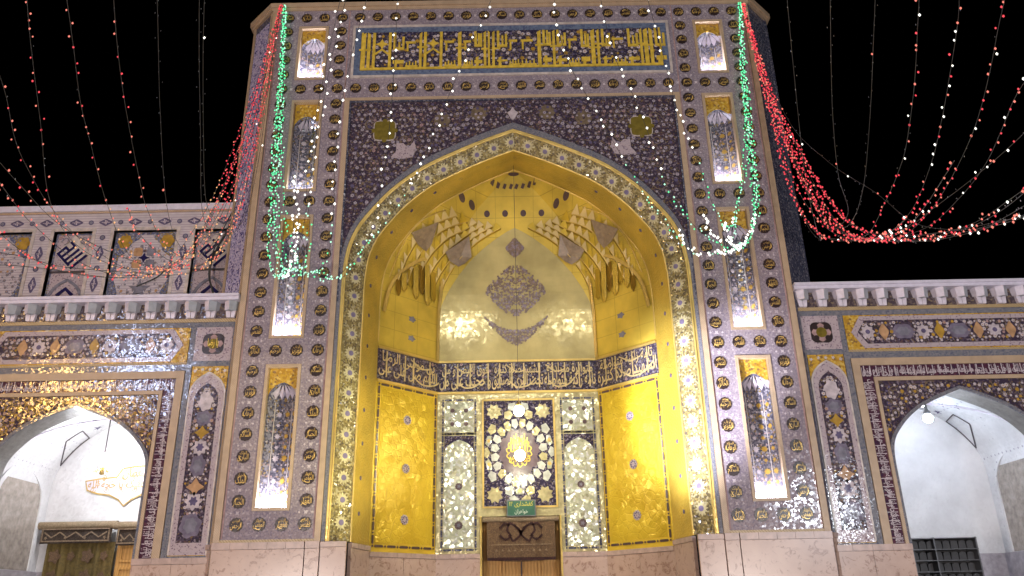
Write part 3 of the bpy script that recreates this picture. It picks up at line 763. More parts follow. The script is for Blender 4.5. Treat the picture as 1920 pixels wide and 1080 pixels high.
# ---- vault
VA, VS, VH = 2.76, 7.0, 10.44
def Yv(X, z):
    r = max(arch_half(z, 1.0, VS, VH), 1e-3); x = abs(X) / r
    return 1.2 + r * min(1.17, 1.17 * max(2.76 - x, 0) / 1.09)
class VF:
    """elevation frame on the vault: (X, z) -> point on the vault, w towards the viewer"""
    def __call__(s, u, v, w=0.0): return Vector((u, Yv(u, v) - w, v))
VFR = VF()
zl = [6.50, 7.0] + [7.0 + (VH - 7.0) * t for t in np.linspace(.04, 1, 34)]
for k, (ua, ub, n) in enumerate(((-2.76, -1.67, 8), (-1.67, 1.67, 14), (1.67, 2.76, 8))):
    b = MB(); rows = []
    for z in zl:
        r = max(arch_half(z, 1.0, VS, VH), 1e-3); rows.append([Vector(((ua + (ub - ua) * q / n) * r, Yv((ua + (ub - ua) * q / n) * r * .99999, z), z)) for q in range(n + 1)])
    for a in range(len(rows) - 1): b.strip(rows[a], rows[a + 1])
    b.obj('vault_facet', 'gold_vault', portal, smooth=True)
# pale spear-shaped hood over the rear wall
SPW = [(6.51, 1.655), (7.4, 1.655), (7.74, 1.63), (8.11, 1.46), (8.45, 1.24), (8.75, .98), (9.0, .70), (9.2, .42), (9.33, .20), (9.42, .0)]
b = MB(); zz = np.linspace(6.51, 9.42, 40); rows = []
for z in zz:
    h = float(np.interp(z, [q[0] for q in SPW], [q[1] for q in SPW])); h = min(h, 1.665 * arch_half(z, 1.0, VS, VH))
    rows.append([VFR(h * t, z, .012) for t in np.linspace(-1, 1, 13)])
for a in range(len(rows) - 1): b.strip(rows[a], rows[a + 1])
hood = b.obj('vault_hood', 'pale_vault', portal, smooth=True)
# arabesque medallion, crest and crescent on the hood
def arab(name, c, rx, ry, seed, test):
    rnd = random.Random(seed); b = MB()
    n = 0
    while n < 620:
        u, v = rnd.uniform(-rx, 0), rnd.uniform(-ry, ry)
        n += 1
        if not test(u, v): continue
        r = rnd.uniform(.02, .045); k = rnd.choice((3, 4, 5)); a0 = rnd.random() * 3; mt = 0 if rnd.random() < .7 else 1
        for sg in (1, -1):
            b.face([VFR(c[0] + sg * pu, c[1] + pv, .016 + .00003 * n + (.000015 if sg > 0 else 0)) for pu, pv in star((u, v), r, r * .45, k, a0)], mt)
    b.obj(name, ['arabesque', 'arabesque_violet'], hood, kind='stuff')
arab('arabesque_medallion', (0, 8.06), .66, .60, 3, lambda u, v: (abs(u) / .66) ** 1.25 + (abs(v) / .60) ** 1.25 < 1)
arab('arabesque_crest', (0, 9.0), .2, .2, 4, lambda u, v: abs(u) / .2 + abs(v) / .2 < 1)
arab('arabesque_crescent', (0, 7.2), .72, .36, 5, lambda u, v: -.36 + .66 * (abs(u) / .7) ** 1.6 < v < -.03 + .33 * (abs(u) / .7) ** 2)
# rings of violet discs on the crown
for z, lst in ((9.70, (.2, .6)), (9.81, (.92,)), (9.85, (1.12,))):
    for u in lst:
        for s in (-1, 1):
            b = MB(); b.face([VFR(pu, pv, .012) for pu, pv in disc((s * u, z), .065, 12)]); b.obj('vault_disc', 'brown_disc', portal)
for u in (.06, .2, .34, .46, .57):
    for s in (-1, 1):
        b = MB(); b.face([VFR(pu, pv, .012) for pu, pv in [(s * u + x, 10.17 + .05 * (u / .57) ** 2 + y) for x, y in ((-.05, -.03), (.01, -.05), (.05, .03), (-.01, .05))]]); b.obj('vault_disc', 'brown_disc', portal)
b = MB(); b.face([(x, 1.19, z) for x, z in disc((0, 10.33), .12, 12, .05)]); b.obj('crown_disc', 'brown_disc', portal)
# stalactite tiers (muqarnas): ledges, pale facets and violet kites
def vline(P, k=6): return _smooth(P, k)
KITES = ([(1.63, 9.33), (2.17, 8.97), (2.05, 8.80), (1.90, 8.74), (1.78, 8.92)], [(1.0, 9.24), (1.52, 8.86), (1.43, 8.72), (1.24, 8.60), (1.11, 8.66), (.95, 8.80)])
def inpoly(p, K):
    c = False
    for i in range(len(K)):
        (x0, y0), (x1, y1) = K[i - 1], K[i]
        if (y0 > p[1]) != (y1 > p[1]) and p[0] < (x1 - x0) * (p[1] - y0) / (y1 - y0) + x0: c = not c
    return c
IN_ = vline([(.30, 9.42), (.73, 9.20), (1.02, 8.98), (1.32, 8.66), (1.52, 8.34), (1.66, 7.95)], 8); OUT_ = vline([(1.20, 9.70), (1.62, 9.49), (1.94, 9.27), (2.22, 8.93), (2.44, 8.52), (2.60, 8.02)], 8)
NR = 7
for s in (-1, 1):
    for r_ in range(NR):
        f = r_ / (NR - 1); L = [(a[0] + (c[0] - a[0]) * f, a[1] + (c[1] - a[1]) * f) for a, c in zip(IN_, OUT_)]
        lo_i = (0, 2, 4, 5, 6, 8, 10)[r_]; L = L[lo_i // 2:]
        b = MB(); b.tube([VFR(s * u, v - .006, .05) for u, v in L], .011, 5); b.obj('muqarnas_ledge', 'gold_bead', portal, smooth=True)
        d = [0.0]
        for k in range(1, len(L)): d.append(d[-1] + math.hypot(L[k][0] - L[k - 1][0], L[k][1] - L[k - 1][1]))
        n = max(3, round(d[-1] / .19)); st = d[-1] / n
        def atd(t):
            t = max(0, min(d[-1] - 1e-6, t)); k = max(i for i in range(len(d) - 1) if d[i] <= t); q = (t - d[k]) / (d[k + 1] - d[k])
            return (L[k][0] + (L[k + 1][0] - L[k][0]) * q, L[k][1] + (L[k + 1][1] - L[k][1]) * q)
        for k in range(n):
            p0, p1, pm = atd(k * st), atd((k + 1) * st), atd((k + .5) * st); t_ = (pm[0] + .03, pm[1] + .155)
            if t_[0] > arch_half(t_[1], 2.70, VS, VH) or any(inpoly((pm[0], pm[1] + .06), K) for K in KITES): continue
            A = VFR(s * p0[0], p0[1], .055); C = VFR(s * p1[0], p1[1], .055); T = VFR(s * t_[0], t_[1], .02)
            A0 = VFR(s * p0[0], p0[1] - .03, 0); C0 = VFR(s * p1[0], p1[1] - .03, 0)
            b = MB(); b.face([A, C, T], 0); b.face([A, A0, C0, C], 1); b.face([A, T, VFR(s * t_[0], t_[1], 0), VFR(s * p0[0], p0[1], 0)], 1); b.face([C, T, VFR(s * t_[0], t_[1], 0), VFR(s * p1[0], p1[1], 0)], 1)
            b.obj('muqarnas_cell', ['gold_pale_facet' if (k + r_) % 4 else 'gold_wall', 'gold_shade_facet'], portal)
    for K in KITES:
        b = MB(); cu = sum(p[0] for p in K) / len(K); cv = sum(p[1] for p in K) / len(K)
        for k in range(len(K)):
            p, q = K[k], K[(k + 1) % len(K)]; b.face([VFR(s * p[0], p[1], .085), VFR(s * q[0], q[1], .085), VFR(s * cu, cv, .05)])
        b.obj('muqarnas_kite', 'mauve_kite', portal)
    # hanging prisms, darker golds standing in for the shaded recess under the tiers
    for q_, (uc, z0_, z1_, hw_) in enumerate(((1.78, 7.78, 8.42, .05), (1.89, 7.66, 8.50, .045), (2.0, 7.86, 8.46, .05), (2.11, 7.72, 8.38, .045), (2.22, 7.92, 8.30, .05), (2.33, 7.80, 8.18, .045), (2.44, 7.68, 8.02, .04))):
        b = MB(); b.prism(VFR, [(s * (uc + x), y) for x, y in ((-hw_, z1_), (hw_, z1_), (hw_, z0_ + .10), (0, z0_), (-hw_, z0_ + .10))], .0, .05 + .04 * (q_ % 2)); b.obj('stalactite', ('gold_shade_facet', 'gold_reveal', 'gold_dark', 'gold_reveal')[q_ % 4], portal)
    b = MB(); b.ribbon(VFR, [(s * u, v) for u, v in vline([(2.68, 7.25), (2.60, 7.75), (2.42, 8.15), (2.1, 8.5), (1.9, 8.62)], 5)], .05, .06, 0, .05)
    b.ribbon(VFR, [(s * 1.675, 6.52), (s * 1.672, 7.2), (s * 1.665, 7.7), (s * 1.60, 8.3)], .05, .05, 0, .05)
    b.obj('muqarnas_rib', 'gold_bead', portal)
    for z in (7.27, 6.85):
        b = MB(); b.prism(VFR, star((s * 2.18, z), .075, .05, 5), 0, .012); b.obj('wall_star', 'grey_inlay', portal)

# ---- rear wall of the iwan
b = MB(); b.box(BK, -1.67, -.78, 2.62, 5.79, -.08, -.006); b.box(BK, .78, 1.67, 2.62, 5.79, -.08, -.006); b.box(BK, -.78, .78, 3.31, 5.79, -.08, -.006)
rw = b.obj('rear_panel_wall', 'champagne_tile', portal)
for s in (-1, 1):
    u0, u1 = (.92, 1.52) if s > 0 else (-1.52, -.92)
    b = MB(); b.box(BK, u0, u1, 4.99, 5.62, -.02, .003); b.obj('mirror_panel', 'silver_mosaic', rw)
    b = MB(); b.box(BK, u0, u1, 2.73, 4.92, -.02, .003); b.obj('mirror_panel', 'silver_mosaic', rw)
    b = MB(); c = (u0 + u1) / 2; hd = arch(c, .30, 4.50, 4.84)
    for k in range(len(hd) - 1):
        (x0, v0), (x1, v1) = hd[k], hd[k + 1]; b.face([BK(x0, v0, .008), BK(x1, v1, .008), BK(x1, 4.915, .008), BK(x0, 4.915, .008)])
    b.obj('mirror_spandrel', 'navy_floral', rw)
    barborder(rw, BK, u0 - .035, u1 + .035, 2.69, 4.955, .2, .2, 'slate_border', .012, .020)
    barborder(rw, BK, u0 - .035, u1 + .035, 4.955, 5.66, .2, .18, 'slate_border', .012, .018)
    for z, r in ((3.90, .075), (3.15, .085)):
        b = MB(); b.prism(BK, star((c, z), r, r * .88, 10), 0, .012, 0); b.prism(BK, star((c, z), r * .6, r * .3, 5), .012, .015, 1); b.obj('mirror_boss', ['brown_disc', 'grey_inlay'], rw)
    for du in (-.14, .14):
        for z in (5.16, 5.44):
            b = MB(); b.prism(BK, disc((c + du, z), .045, 10), 0, .012); b.obj('mirror_boss', 'brown_disc', rw)
# star panel over the door
b = MB(); b.box(BK, -.715, .715, 3.50, 5.63, -.02, .004); sp_ = b.obj('star_panel', 'navy_floral', rw)
b = MB(); b.frame(BK, -.75, .75, 3.465, 5.665, .035, 0, .02); b.obj('star_panel_frame', 'gold_bead', rw)
SCX, SCZ = 0.0, 4.56
def el(r, a): return (SCX + r * math.cos(a), SCZ + 1.20 * r * math.sin(a))
def inpanel(P): return all(abs(u) < .705 and 3.51 < v < 5.62 for u, v in P)
def clip(P): return [(max(-.705, min(.705, u)), max(3.51, min(5.62, v))) for u, v in P]
b = MB(); b.prism(BK, [el(.46 if k % 2 == 0 else .36, math.pi * k / 10 + .157) for k in range(20)], .004, .012); b.obj('star_core', 'star_core', sp_)
N10 = 10; rq_ = random.Random(9)
def tile(a, r0, r1, r2, hw, mats, rose=False):
    P = [el(r0, a), el(r1, a - hw), el(r2, a - hw * .62), el(r2, a + hw * .62), el(r1, a + hw)]; cc = el((r0 + r2) / 2, a)
    if abs(cc[0]) > .665 or not 3.55 < cc[1] < 5.58 or (abs(cc[0]) > .27 and not 3.97 < cc[1] < 5.15 and min(math.hypot(abs(cc[0]) - .5, cc[1] - 3.72), math.hypot(abs(cc[0]) - .5, cc[1] - 5.40)) < .27): return
    b = MB(); b.prism(BK, clip(P), .004, .018, 0)
    if rose: b.prism(BK, clip(star(cc, .05, .03, 5, a)), .018, .024, 1)
    b.obj('star_tile', mats, sp_)
for k in range(N10):
    a = 2 * math.pi * k / N10 + math.pi / 10; da = math.pi / N10
    wt = lambda: 'silver_tile' if rq_.random() < .5 else 'champagne_tile'
    tile(a - da * .5, .40, .47, .575, da * .47, wt()); tile(a + da * .5, .40, .47, .575, da * .47, wt())
    tile(a, .585, .63, .70, da * .50, ['silver_mosaic', 'gilt'], True)
    tile(a + da, .585, .65, .745, da * .46, wt())
    tile(a - da * .5, .72, .77, .86, da * .40, wt()); tile(a + da * .5, .72, .77, .86, da * .40, wt())
    tile(a, .80, .85, .92, da * .42, ['silver_mosaic', 'gilt'], True); tile(a + da, .84, .89, .97, da * .42, wt())
for s in (-1, 1):
    for z in (3.72, 5.40):
        b = MB(); b.prism(BK, star((s * .50, z), .17, .12, 8, .39), .004, .018); b.obj('corner_star', 'champagne_tile', sp_)
b = MB()
for q, t in enumerate(('علی بن موسی', 'الرضا', 'علیه السلام')):
    put_text(b, BK, t, -.20 + .02 * q, .20 - .02 * q, 4.36 + .15 * q, 4.56 + .15 * q, .020 + .003 * q, 0)
for q in range(7): b.box(BK, -.17 + .055 * q, -.15 + .055 * q, 4.62, 4.86 + .04 * (q % 3), .012, .024)
for a in range(14):
    t = a * .449; b.ribbon(BK, _smooth([(.19 * math.cos(t), SCZ + .22 * math.sin(t)), (.26 * math.cos(t + .25), SCZ + .30 * math.sin(t + .25)), (.22 * math.cos(t + .55), SCZ + .26 * math.sin(t + .55))], 3), .02, .026, 0)
b.obj('star_calligraphy', 'gilt_bright', sp_)

# ---- marble dado of the portal
def slabs(parent, fr, u0, u1, z1, step, w, name='marble_slab', cop=.085):
    n = max(1, round((u1 - u0) / step)); d = (u1 - u0) / n
    for k in range(n):
        b = MB(); b.box(fr, u0 + k * d + .003, u0 + (k + 1) * d - .003, 0, z1 - cop - .004, w - .06, w); b.obj(name, 'marble', parent)
    n = max(1, round((u1 - u0) / .34)); d = (u1 - u0) / n
    for k in range(n):
        b = MB(); b.box(fr, u0 + k * d + .002, u0 + (k + 1) * d - .002, z1 - cop, z1, w - .06, w + .018); b.obj('coping_block', 'marble_coping', parent)
for s in (-1, 1):
    slabs(portal, FRONT, *mapx(s, 3.62, 5.16), 2.715, 2.0, .05, cop=.11); slabs(portal, FRONT, *mapx(s, 3.37, 3.61), 2.715, 1.0, .046, cop=.11)
    slabs(portal, FRONT, *mapx(s, 2.93, 3.365), 2.71, 1.0, .01)
    cf = Fr((s * 5.16, .02, 0), (s, 1, 0), (0, 0, 1), (s, -1, 0)); slabs(portal, cf, .02, .84, 2.70, 1.0, .04)
    rv = Fr((s * 2.93, .32, 0), (s * -.17, .88, 0), (0, 0, 1), (-s, -.2, 0)); slabs(portal, rv, .0, .89, 2.71, 1.0, .02)
for fr in (DL, DR): slabs(portal, fr, .0, LD, 2.615, .9, .02)
slabs(portal, BK, -1.66, -.80, 2.615, .9, .02); slabs(portal, BK, .80, 1.66, 2.615, .9, .02)
# door under the valance
b = MB(); b.box(BK, -.775, .775, 0, 3.30, -.30, -.28); dr = b.obj('door', 'wood', portal)
for s in (-1, 1):
    for k in range(4):
        u0, u1 = mapx(s, .04, .37) if k % 2 else mapx(s, .40, .73)
        b = MB(); b.frame(BK, u0, u1, .1 + (k // 2) * 1.25, 1.25 + (k // 2) * 1.25, .05, -.28, -.25); b.obj('door_panel', 'wood', dr)
b = MB(); b.box(BK, -.012, .012, 0, 3.3, -.28, -.262); b.obj('door_meeting_line', 'dark_line', dr)
b = MB(); b.box(BK, -.80, -.765, 0, 3.31, -.26, .03); b.box(BK, .765, .80, 0, 3.31, -.26, .03); b.obj('door_jamb', 'gold_bead', dr)

# ---- things hung at the door
def valance(name, label, fr, u0, u1, z0, z1, w, roll=.05, motif=True, bow=.0, parent_cat='carpet'):
    t = thing(name, label, 'carpet', fr((u0 + u1) / 2, z0, w))
    b = MB(); n = 10; top = []; bot = []
    for k in range(n + 1):
        u = u0 + (u1 - u0) * k / n; q = (2 * k / n - 1); top.append(fr(u, z1, w + .015 * math.sin(k * 2.1))); bot.append(fr(u, z0 - bow * (1 - q * q), w + .02 * math.sin(k * 2.1) + .01))
    b.strip(top, bot); tb = [p + fr.N * -.012 for p in top]; bb = [p + fr.N * -.012 for p in bot]; b.strip(tb, bb); b.strip(bot, bb); b.strip([top[0], bot[0]], [tb[0], bb[0]]); b.strip([top[-1], bot[-1]], [tb[-1], bb[-1]])
    b.obj('hanging', 'carpet' if name == 'door_carpet' else 'carpet_dark', t, smooth=True)
    b = MB(); P = [fr(u0 - .08 + (u1 - u0 + .16) * k / 12, z1 + roll * .8, w - .01) for k in range(13)]
    b.tube(P, roll, 10); b.obj('roll', 'carpet_roll', t, smooth=True)
    return t
t = valance('door_carpet', 'brown patterned carpet valance rolled over the golden central door', BK, -.665, .665, 2.50, 3.20, .09, .05, bow=.05)
b = MB(); f1 = Fr(BK(0, 0, .118))
for s in (-1, 1):
    for k, P in enumerate((((-.02, 2.97), (.10, 3.10), (.20, 3.16)), ((-.02, 2.97), (.10, 2.86), (.16, 2.84), (.22, 2.93)), ((.22, 3.18), (.27, 3.03), (.20, 2.93), (.30, 2.86), (.40, 2.93)), ((.22, 3.12), (.32, 3.16), (.40, 3.08)), ((0.0, 2.97), (-.05, 3.06), (-.12, 3.12)))):
        b.ribbon(f1, _smooth([(s * u, v) for u, v in P], 4), .035, .0, 0)
        for (u, v) in P[1:]: b.prism(f1, star((s * u, v), .035, .018, 4), -.006, .002, 0)
b.obj('carpet_vine', 'carpet_red', t, kind='stuff')
b = MB(); b.box(f1, -.58, .58, 2.755, 2.772, -.006, .0)
for k in range(9): b.prism(f1, star((-.48 + .12 * k, 2.66), .035, .016, 3, 1.57), -.006, .001)
b.obj('carpet_border', 'carpet_light', t, kind='stuff')
b = MB(); b.box(f1, -.66, .66, 2.475, 2.53, -.02, .002); b.obj('carpet_fringe', 'carpet_red', t)

t = thing('door_sign', 'small green sign with yellow lettering above the central door', 'sign', BK(.015, 3.29, .16))
sf = Fr(BK(.015, 0, .16))
b = MB(); b.box(sf, -.265, .265, 3.30, 3.585, -.03, 0); b.obj('board', 'sign_green', t)
b = MB(); b.frame(sf, -.285, .285, 3.285, 3.60, .02, -.032, .008); b.obj('board_frame', 'steel', t)
b = MB(); put_text(b, sf, 'کفشداری ۱۴', -.235, .235, 3.455, 3.57, .004); b.obj('lettering', 'sign_yellow', t)
b = MB(); put_text(b, sf, 'خواهران', -.13, .13, 3.32, 3.42, .004); b.obj('lettering', 'sign_white', t)

# ---- pendant lamps on their chain
t = thing('pendant_lamp', 'two white globes hanging on a thin chain inside the gold arch', 'lamp', (0, .95, 4.2))
b = MB(); b.tube([(0, .95, 10.40), (0, .95, 8), (0, .95, 4.35)], .005, 5); b.obj('chain', 'dark_line', t)
for z in (5.085, 4.245):
    b = MB(); b.ball((0, .95, z), .10, 0, 14, 10); b.obj('globe', 'lamp_globe', t, smooth=True)
    b = MB(); b.lathe((0, .95, z + .09), [(.05, 0), (.055, .03), (.02, .07), (.008, .1)], 10); b.obj('cap', 'brass', t)

# ================================================================== WINGS
WY = .10
def wing(s, label):
    t = thing('arcade_wing', label, 'building', (s * 7.9, .5, 0))
    WF = Fr((0, WY, 0), (s, 0, 0)); WT = Fr((0, WY, 0))
    C, A, S0, H0 = 7.92, 1.40, 3.70, 5.13
    # body with the arch opening
    b = MB(); b.box(WF, 5.17, C - A - .03, 0, 6.95, -.5, -.03); b.box(WF, C + A + .03, 14.0, 0, 6.95, -.5, -.03)
    hd = arch(C, A + .03, S0, H0 + .03)
    for k in range(len(hd) - 1):
        (u0, v0), (u1, v1) = hd[k], hd[k + 1]
        for w in (-.03, -.5): b.face([WF(u0, v0, w), WF(u1, v1, w), WF(u1, 6.95, w), WF(u0, 6.95, w)])
    b.box(WF, 5.8, 14.0, 6.55, 6.95, -3.6, -.5)
    b.obj('wall_body', 'soffit_grey', t)
    b = MB(); b.strip([WF(u, v, .0) for u, v in arch(C, A, S0, H0, 0)], [WF(u, v, -.5) for u, v in arch(C, A, S0, H0, 0)]); b.obj('arch_soffit', 'soffit_grey', t)
    b = MB(); b.ribbon(WF, arch(C, A + .03, S0, H0 + .03, 2.5), .06, .012, 0, .03); b.obj('arch_edge', 'grey_border', t)
    # grey grid
    b = MB()
    b.box(WF, 5.17, 5.27, 2.40, 6.67, -.03, .006); b.box(WF, 5.95, 6.05, 2.40, 6.67, -.03, .006)
    b.box(WF, 5.27, 5.95, 5.82, 5.92, -.03, .006); b.box(WF, 5.27, 5.95, 6.57, 6.67, -.03, .006); b.box(WF, 5.27, 5.95, 2.40, 2.53, -.03, .006)
    b.box(WF, 6.05, 12, 6.57, 6.67, -.03, .006); b.box(WF, 6.05, 12, 5.74, 5.86, -.03, .006); b.obj('grey_border', 'grey_border', t)
    b = MB(); b.box(WF, 5.17, 12, 6.67, 6.735, -.03, .02); b.box(WF, 6.05, 12, 5.86, 5.90, -.03, .010); b.obj('tick_border', 'gold_tick_border', t)
    # square panel
    b = MB(); b.box(WF, 5.27, 5.95, 5.92, 6.57, -.03, .002); b.obj('square_panel', 'dotted_cream', t)
    cs = (5.61, 6.245)
    b = MB(); b.prism(WF, lobed(cs, .215, .215, 4, .10, math.pi, 32), .002, .010, 0); b.prism(WF, lobed(cs, .17, .17, 8, .08, 0, 32), .010, .014, 1)
    for q in range(4): b.prism(WF, disc((cs[0] + .15 * math.cos(.785 + 1.571 * q), cs[1] + .15 * math.sin(.785 + 1.571 * q)), .055, 8), .010, .016, 0)
    b.prism(WF, disc(cs, .10, 14), .010, .018, 2); b.obj('square_medallion', ['black_disc', 'pink_inlay', 'olive_inlay'], t)
    if s < 0:
        b = MB(); put_text(b, WT, 'یا رضا', -cs[0] - .10, -cs[0] + .10, cs[1] - .09, cs[1] + .11, .022); b.obj('square_calligraphy', 'gilt_bright', t)
    # arched tall panels
    def tall(u0, u1, seed):
        rnd = random.Random(seed); c = (u0 + u1) / 2; hw = (u1 - u0) / 2
        b = MB(); b.box(WF, u0, u1, 2.53, 5.82, -.03, .0); p = b.obj('tall_panel', 'mustard', t)
        b = MB(); b.prism(WF, arch(c, hw - .01, 5.20, 5.70, 2.54), 0, .008); b.obj('panel_surround', 'dotted_cream', p)
        b = MB(); b.ribbon(WF, arch(c, hw - .012, 5.20, 5.70, 2.55), .03, .014, 0, .01); b.obj('panel_line', 'cream_border', p)
        b = MB(); b.prism(WF, arch(c, hw - .115, 5.12, 5.50, 2.74), .008, .014); b.obj('panel_ground', 'violet_floral', p)
        iw = hw - .13
        def ins(u, v, r): return abs(u - c) < arch_half(v + r, iw, 5.12, 5.46) - r and 2.78 + r < v < 5.44 - r
        big = [(5.16, 'spade', 1, .125, .17), (4.86, 'shield', 2, .15, .13), (4.60, 'leaf', 3, .13, .09), (4.34, 'flower', 0, .12, .13), (4.02, 'shield', 2, .13, .19), (3.66, 'leaf', 4, .16, .10), (3.42, 'flower', 0, .13, .14), (3.02, 'shield', 2, .18, .20)]
        names = ['white_inlay', 'white_inlay', 'grey_inlay', 'ochre_inlay', 'apricot_inlay']
        for z, kd, mt, rx, ry in big:
            b = MB()
            if kd == 'flower':
                b.prism(WF, lobed((c, z), rx, ry, 8, .16), .014, .022, 0); b.prism(WF, lobed((c, z), rx * .5, ry * .5, 6, .2), .022, .026, 1)
                o = b.obj('panel_flower', ['white_inlay', 'violet_inlay'], p)
            elif kd == 'spade': b.prism(WF, lobed((c, z), rx, ry, 6, .10, 1.57), .014, .022, 0); b.obj('panel_flower', names[mt], p)
            elif kd == 'leaf': b.prism(WF, star((c, z), rx, rx * .55, 4, 0), .014, .022, 0); b.prism(WF, disc((c, z), rx * .66, 10, ry * .8), .014, .024, 0); b.obj('panel_leaf', names[mt], p)
            else: b.prism(WF, lobed((c, z), rx, ry, 6, .10, 1.57), .014, .020, 0); b.prism(WF, lobed((c, z), rx * .6, ry * .6, 6, .12, 1.57), .020, .023, 1); b.obj('panel_shield', ['shield_inlay', 'grey_inlay'], p)
        b = MB(); occ = lambda u, v: any(abs(u - c) < rx * .9 and abs(v - z) < ry * .9 for z, kd, mt, rx, ry in big)
        flora(b, WF, lambda u, v, r: ins(u, v, r) and not occ(u, v), u0 + .1, u1 - .1, 2.8, 5.45, .072, .019, rnd, .031, c, (0, 0, 1, 2), True, 3)
        b.obj('panel_florets', ['white_inlay', 'ochre_inlay', 'pink_inlay', 'leaf_vine'], p, kind='stuff')
        b = MB()
        for k in range(5): b.prism(WF, star((u0 + .06 + (u1 - u0 - .12) * k / 4, 5.76 - .03 * (k in (0, 4))), .035, .02, 5), 0, .010)
        b.obj('panel_corner_flowers', 'cream_border', p, kind='stuff')
    tall(5.28, 5.94, 3); tall(9.90, 10.56, 4)
    # frieze cartouche
    u0, u1 = 6.06, 9.80
    b = MB(); b.box(WF, u0, u1, 5.90, 6.57, -.03, .0); fz = b.obj('frieze', 'mustard', t)
    def cart(m, e): return [(u0 + .10 + e, 6.235), (u0 + .30 + e * .6, 6.235 + .31 - m), (u1 - .30 - e * .6, 6.235 + .31 - m), (u1 - .10 - e, 6.235), (u1 - .30 - e * .6, 6.235 - .31 + m), (u0 + .30 + e * .6, 6.235 - .31 + m)]
    b = MB(); b.prism(WF, cart(0, 0), 0, .008); b.obj('frieze_surround', 'dotted_cream', fz)
    b = MB(); b.prism(WF, cart(.085, .12), .008, .014); b.obj('frieze_ground', 'violet_floral', fz)
    rnd = random.Random(11 if s < 0 else 12); big = []
    seq = [('f', .13), ('l', .12), ('g', .19), ('f', .13), ('l', .12), ('g', .19), ('l', .12)]
    u = u0 + .40; k = 0
    while u < u1 - .35:
        kd, r = seq[k % 7]; big.append((u, r)); b = MB(); c = (u, 6.235)
        if kd == 'f': b.prism(WF, lobed(c, r * .9, r * .9, 8, .16), .014, .022, 0); b.prism(WF, disc(c, r * .35, 8), .022, .026, 1); b.obj('frieze_flower', ['white_inlay', 'violet_inlay'], fz)
        elif kd == 'l': b.prism(WF, spade(c, r * .75, r * 1.35), .014, .022); b.obj('frieze_leaf', ('apricot_inlay', 'ochre_inlay')[(k // 3) % 2], fz)
        else: b.prism(WF, lobed(c, r * 1.1, r * .75, 6, .08), .014, .020, 0); b.prism(WF, lobed(c, r * .7, r * .45, 6, .1), .020, .023, 1); b.obj('frieze_cloud', ['shield_inlay', 'grey_inlay'], fz)
        u += r + seq[(k + 1) % 7][1] + .05; k += 1
    b = MB(); flora(b, WF, lambda a, v, r: u0 + .34 < a < u1 - .34 and abs(v - 6.235) < .20 - r * .5 and not any(abs(a - q) < rr * .9 and abs(v - 6.235) < rr * .8 for q, rr in big), u0 + .3, u1 - .3, 6.03, 6.45, .072, .019, rnd, .032, None, (0, 0, 1, 2), True, 3)
    b.obj('frieze_florets', ['white_inlay', 'ochre_inlay', 'pink_inlay', 'leaf_vine'], fz, kind='stuff')
    # bay: frame, inscription, spandrel
    L, Rr = 6.06, 2 * C - 6.06
    def gate(m, o, i, z_o, z_i, w, name, w0=-.03):
        b = MB(); b.box(WF, o, i, 2.50, z_i, w0, w); b.box(WF, 2 * C - i, 2 * C - o, 2.50, z_i, w0, w); b.box(WF, o, 2 * C - o, z_i, z_o, w0, w); return b.obj(name, m, t)
    gate('tan_border', 6.06, 6.20, 5.735, 5.60, .022, 'bay_frame'); gate('plum_ground', 6.20, 6.415, 5.60, 5.38, -.008, 'bay_band'); gate('tan_border', 6.415, 6.475, 5.38, 5.31, .018, 'bay_inner_frame')
    b = MB(); W2 = ['انا فتحنا لک فتحا', 'مبینا لیغفر لک الله', 'ما تقدم من ذنبک', 'و ما تاخر و یتم', 'نعمته علیک و یهدیک', 'صراطا مستقیما']
    for k in range(5):
        za = 2.52 + k * .565
        for uu in (6.2075, 2 * C - 6.4075):
            x0, x1 = sorted((s * uu, s * (uu + .2)))
            put_text(b, WT, W2[k], x0 + .05, x1, za, za + .56, .0, 0, True, s > 0); put_text(b, WT, W2[(k + 2) % 6], x0, x1 - .02, za + .02, za + .5, .003, 0, True, s > 0)
            for q in range(4):
                zq = za + .07 + q * .14; b.box(WT, x0 + .01, x1 - .01, zq, zq + .012, -.006, .004)
    n = 5; d = (2 * C - 2 * 6.21) / n
    for k in range(n):
        x0 = 6.21 + k * d; a_, c_ = sorted((s * x0, s * (x0 + d)))
        put_text(b, WT, W2[k % 6], a_ + .01, c_ - .01, 5.39, 5.56, .0); put_text(b, WT, W2[(k + 3) % 6], a_ + .03, c_ - .02, 5.40, 5.58, .003)
        for q in range(6):
            xq = a_ + (c_ - a_) * (q + .5) / 6; b.box(WT, xq - .007, xq + .007, 5.42, 5.595, -.006, .004)
    b.obj('bay_inscription', 'white_inlay', t)
    b = MB(); hd = arch(C, A + .06, S0, H0 + .06)
    for k in range(len(hd) - 1):
        (a0, v0), (a1, v1) = hd[k], hd[k + 1]; a0 = max(a0, 6.475); a1 = max(a1, 6.475); a0 = min(a0, 2 * C - 6.475); a1 = min(a1, 2 * C - 6.475)
        if a1 - a0 > 1e-4: b.face([WF(a0, v0, -.012), WF(a1, v1, -.012), WF(a1, 5.31, -.012), WF(a0, 5.31, -.012)])
    b.obj('bay_spandrel', 'gilt_floral' if s < 0 else 'violet_floral', t)
    def isp(u, v, r): return 6.48 + r < u < 2 * C - 6.48 - r and v < 5.30 - r and abs(u - C) > (arch_half(v - r, A + .07, S0, H0 + .07) if v < H0 + .07 else -1) + r
    b = MB(); rnd = random.Random(31); flora(b, WF, isp, 6.5, C, 3.9, 5.3, .10, -.006, rnd, .034, C, (0, 1, 1, 2), True, 3)
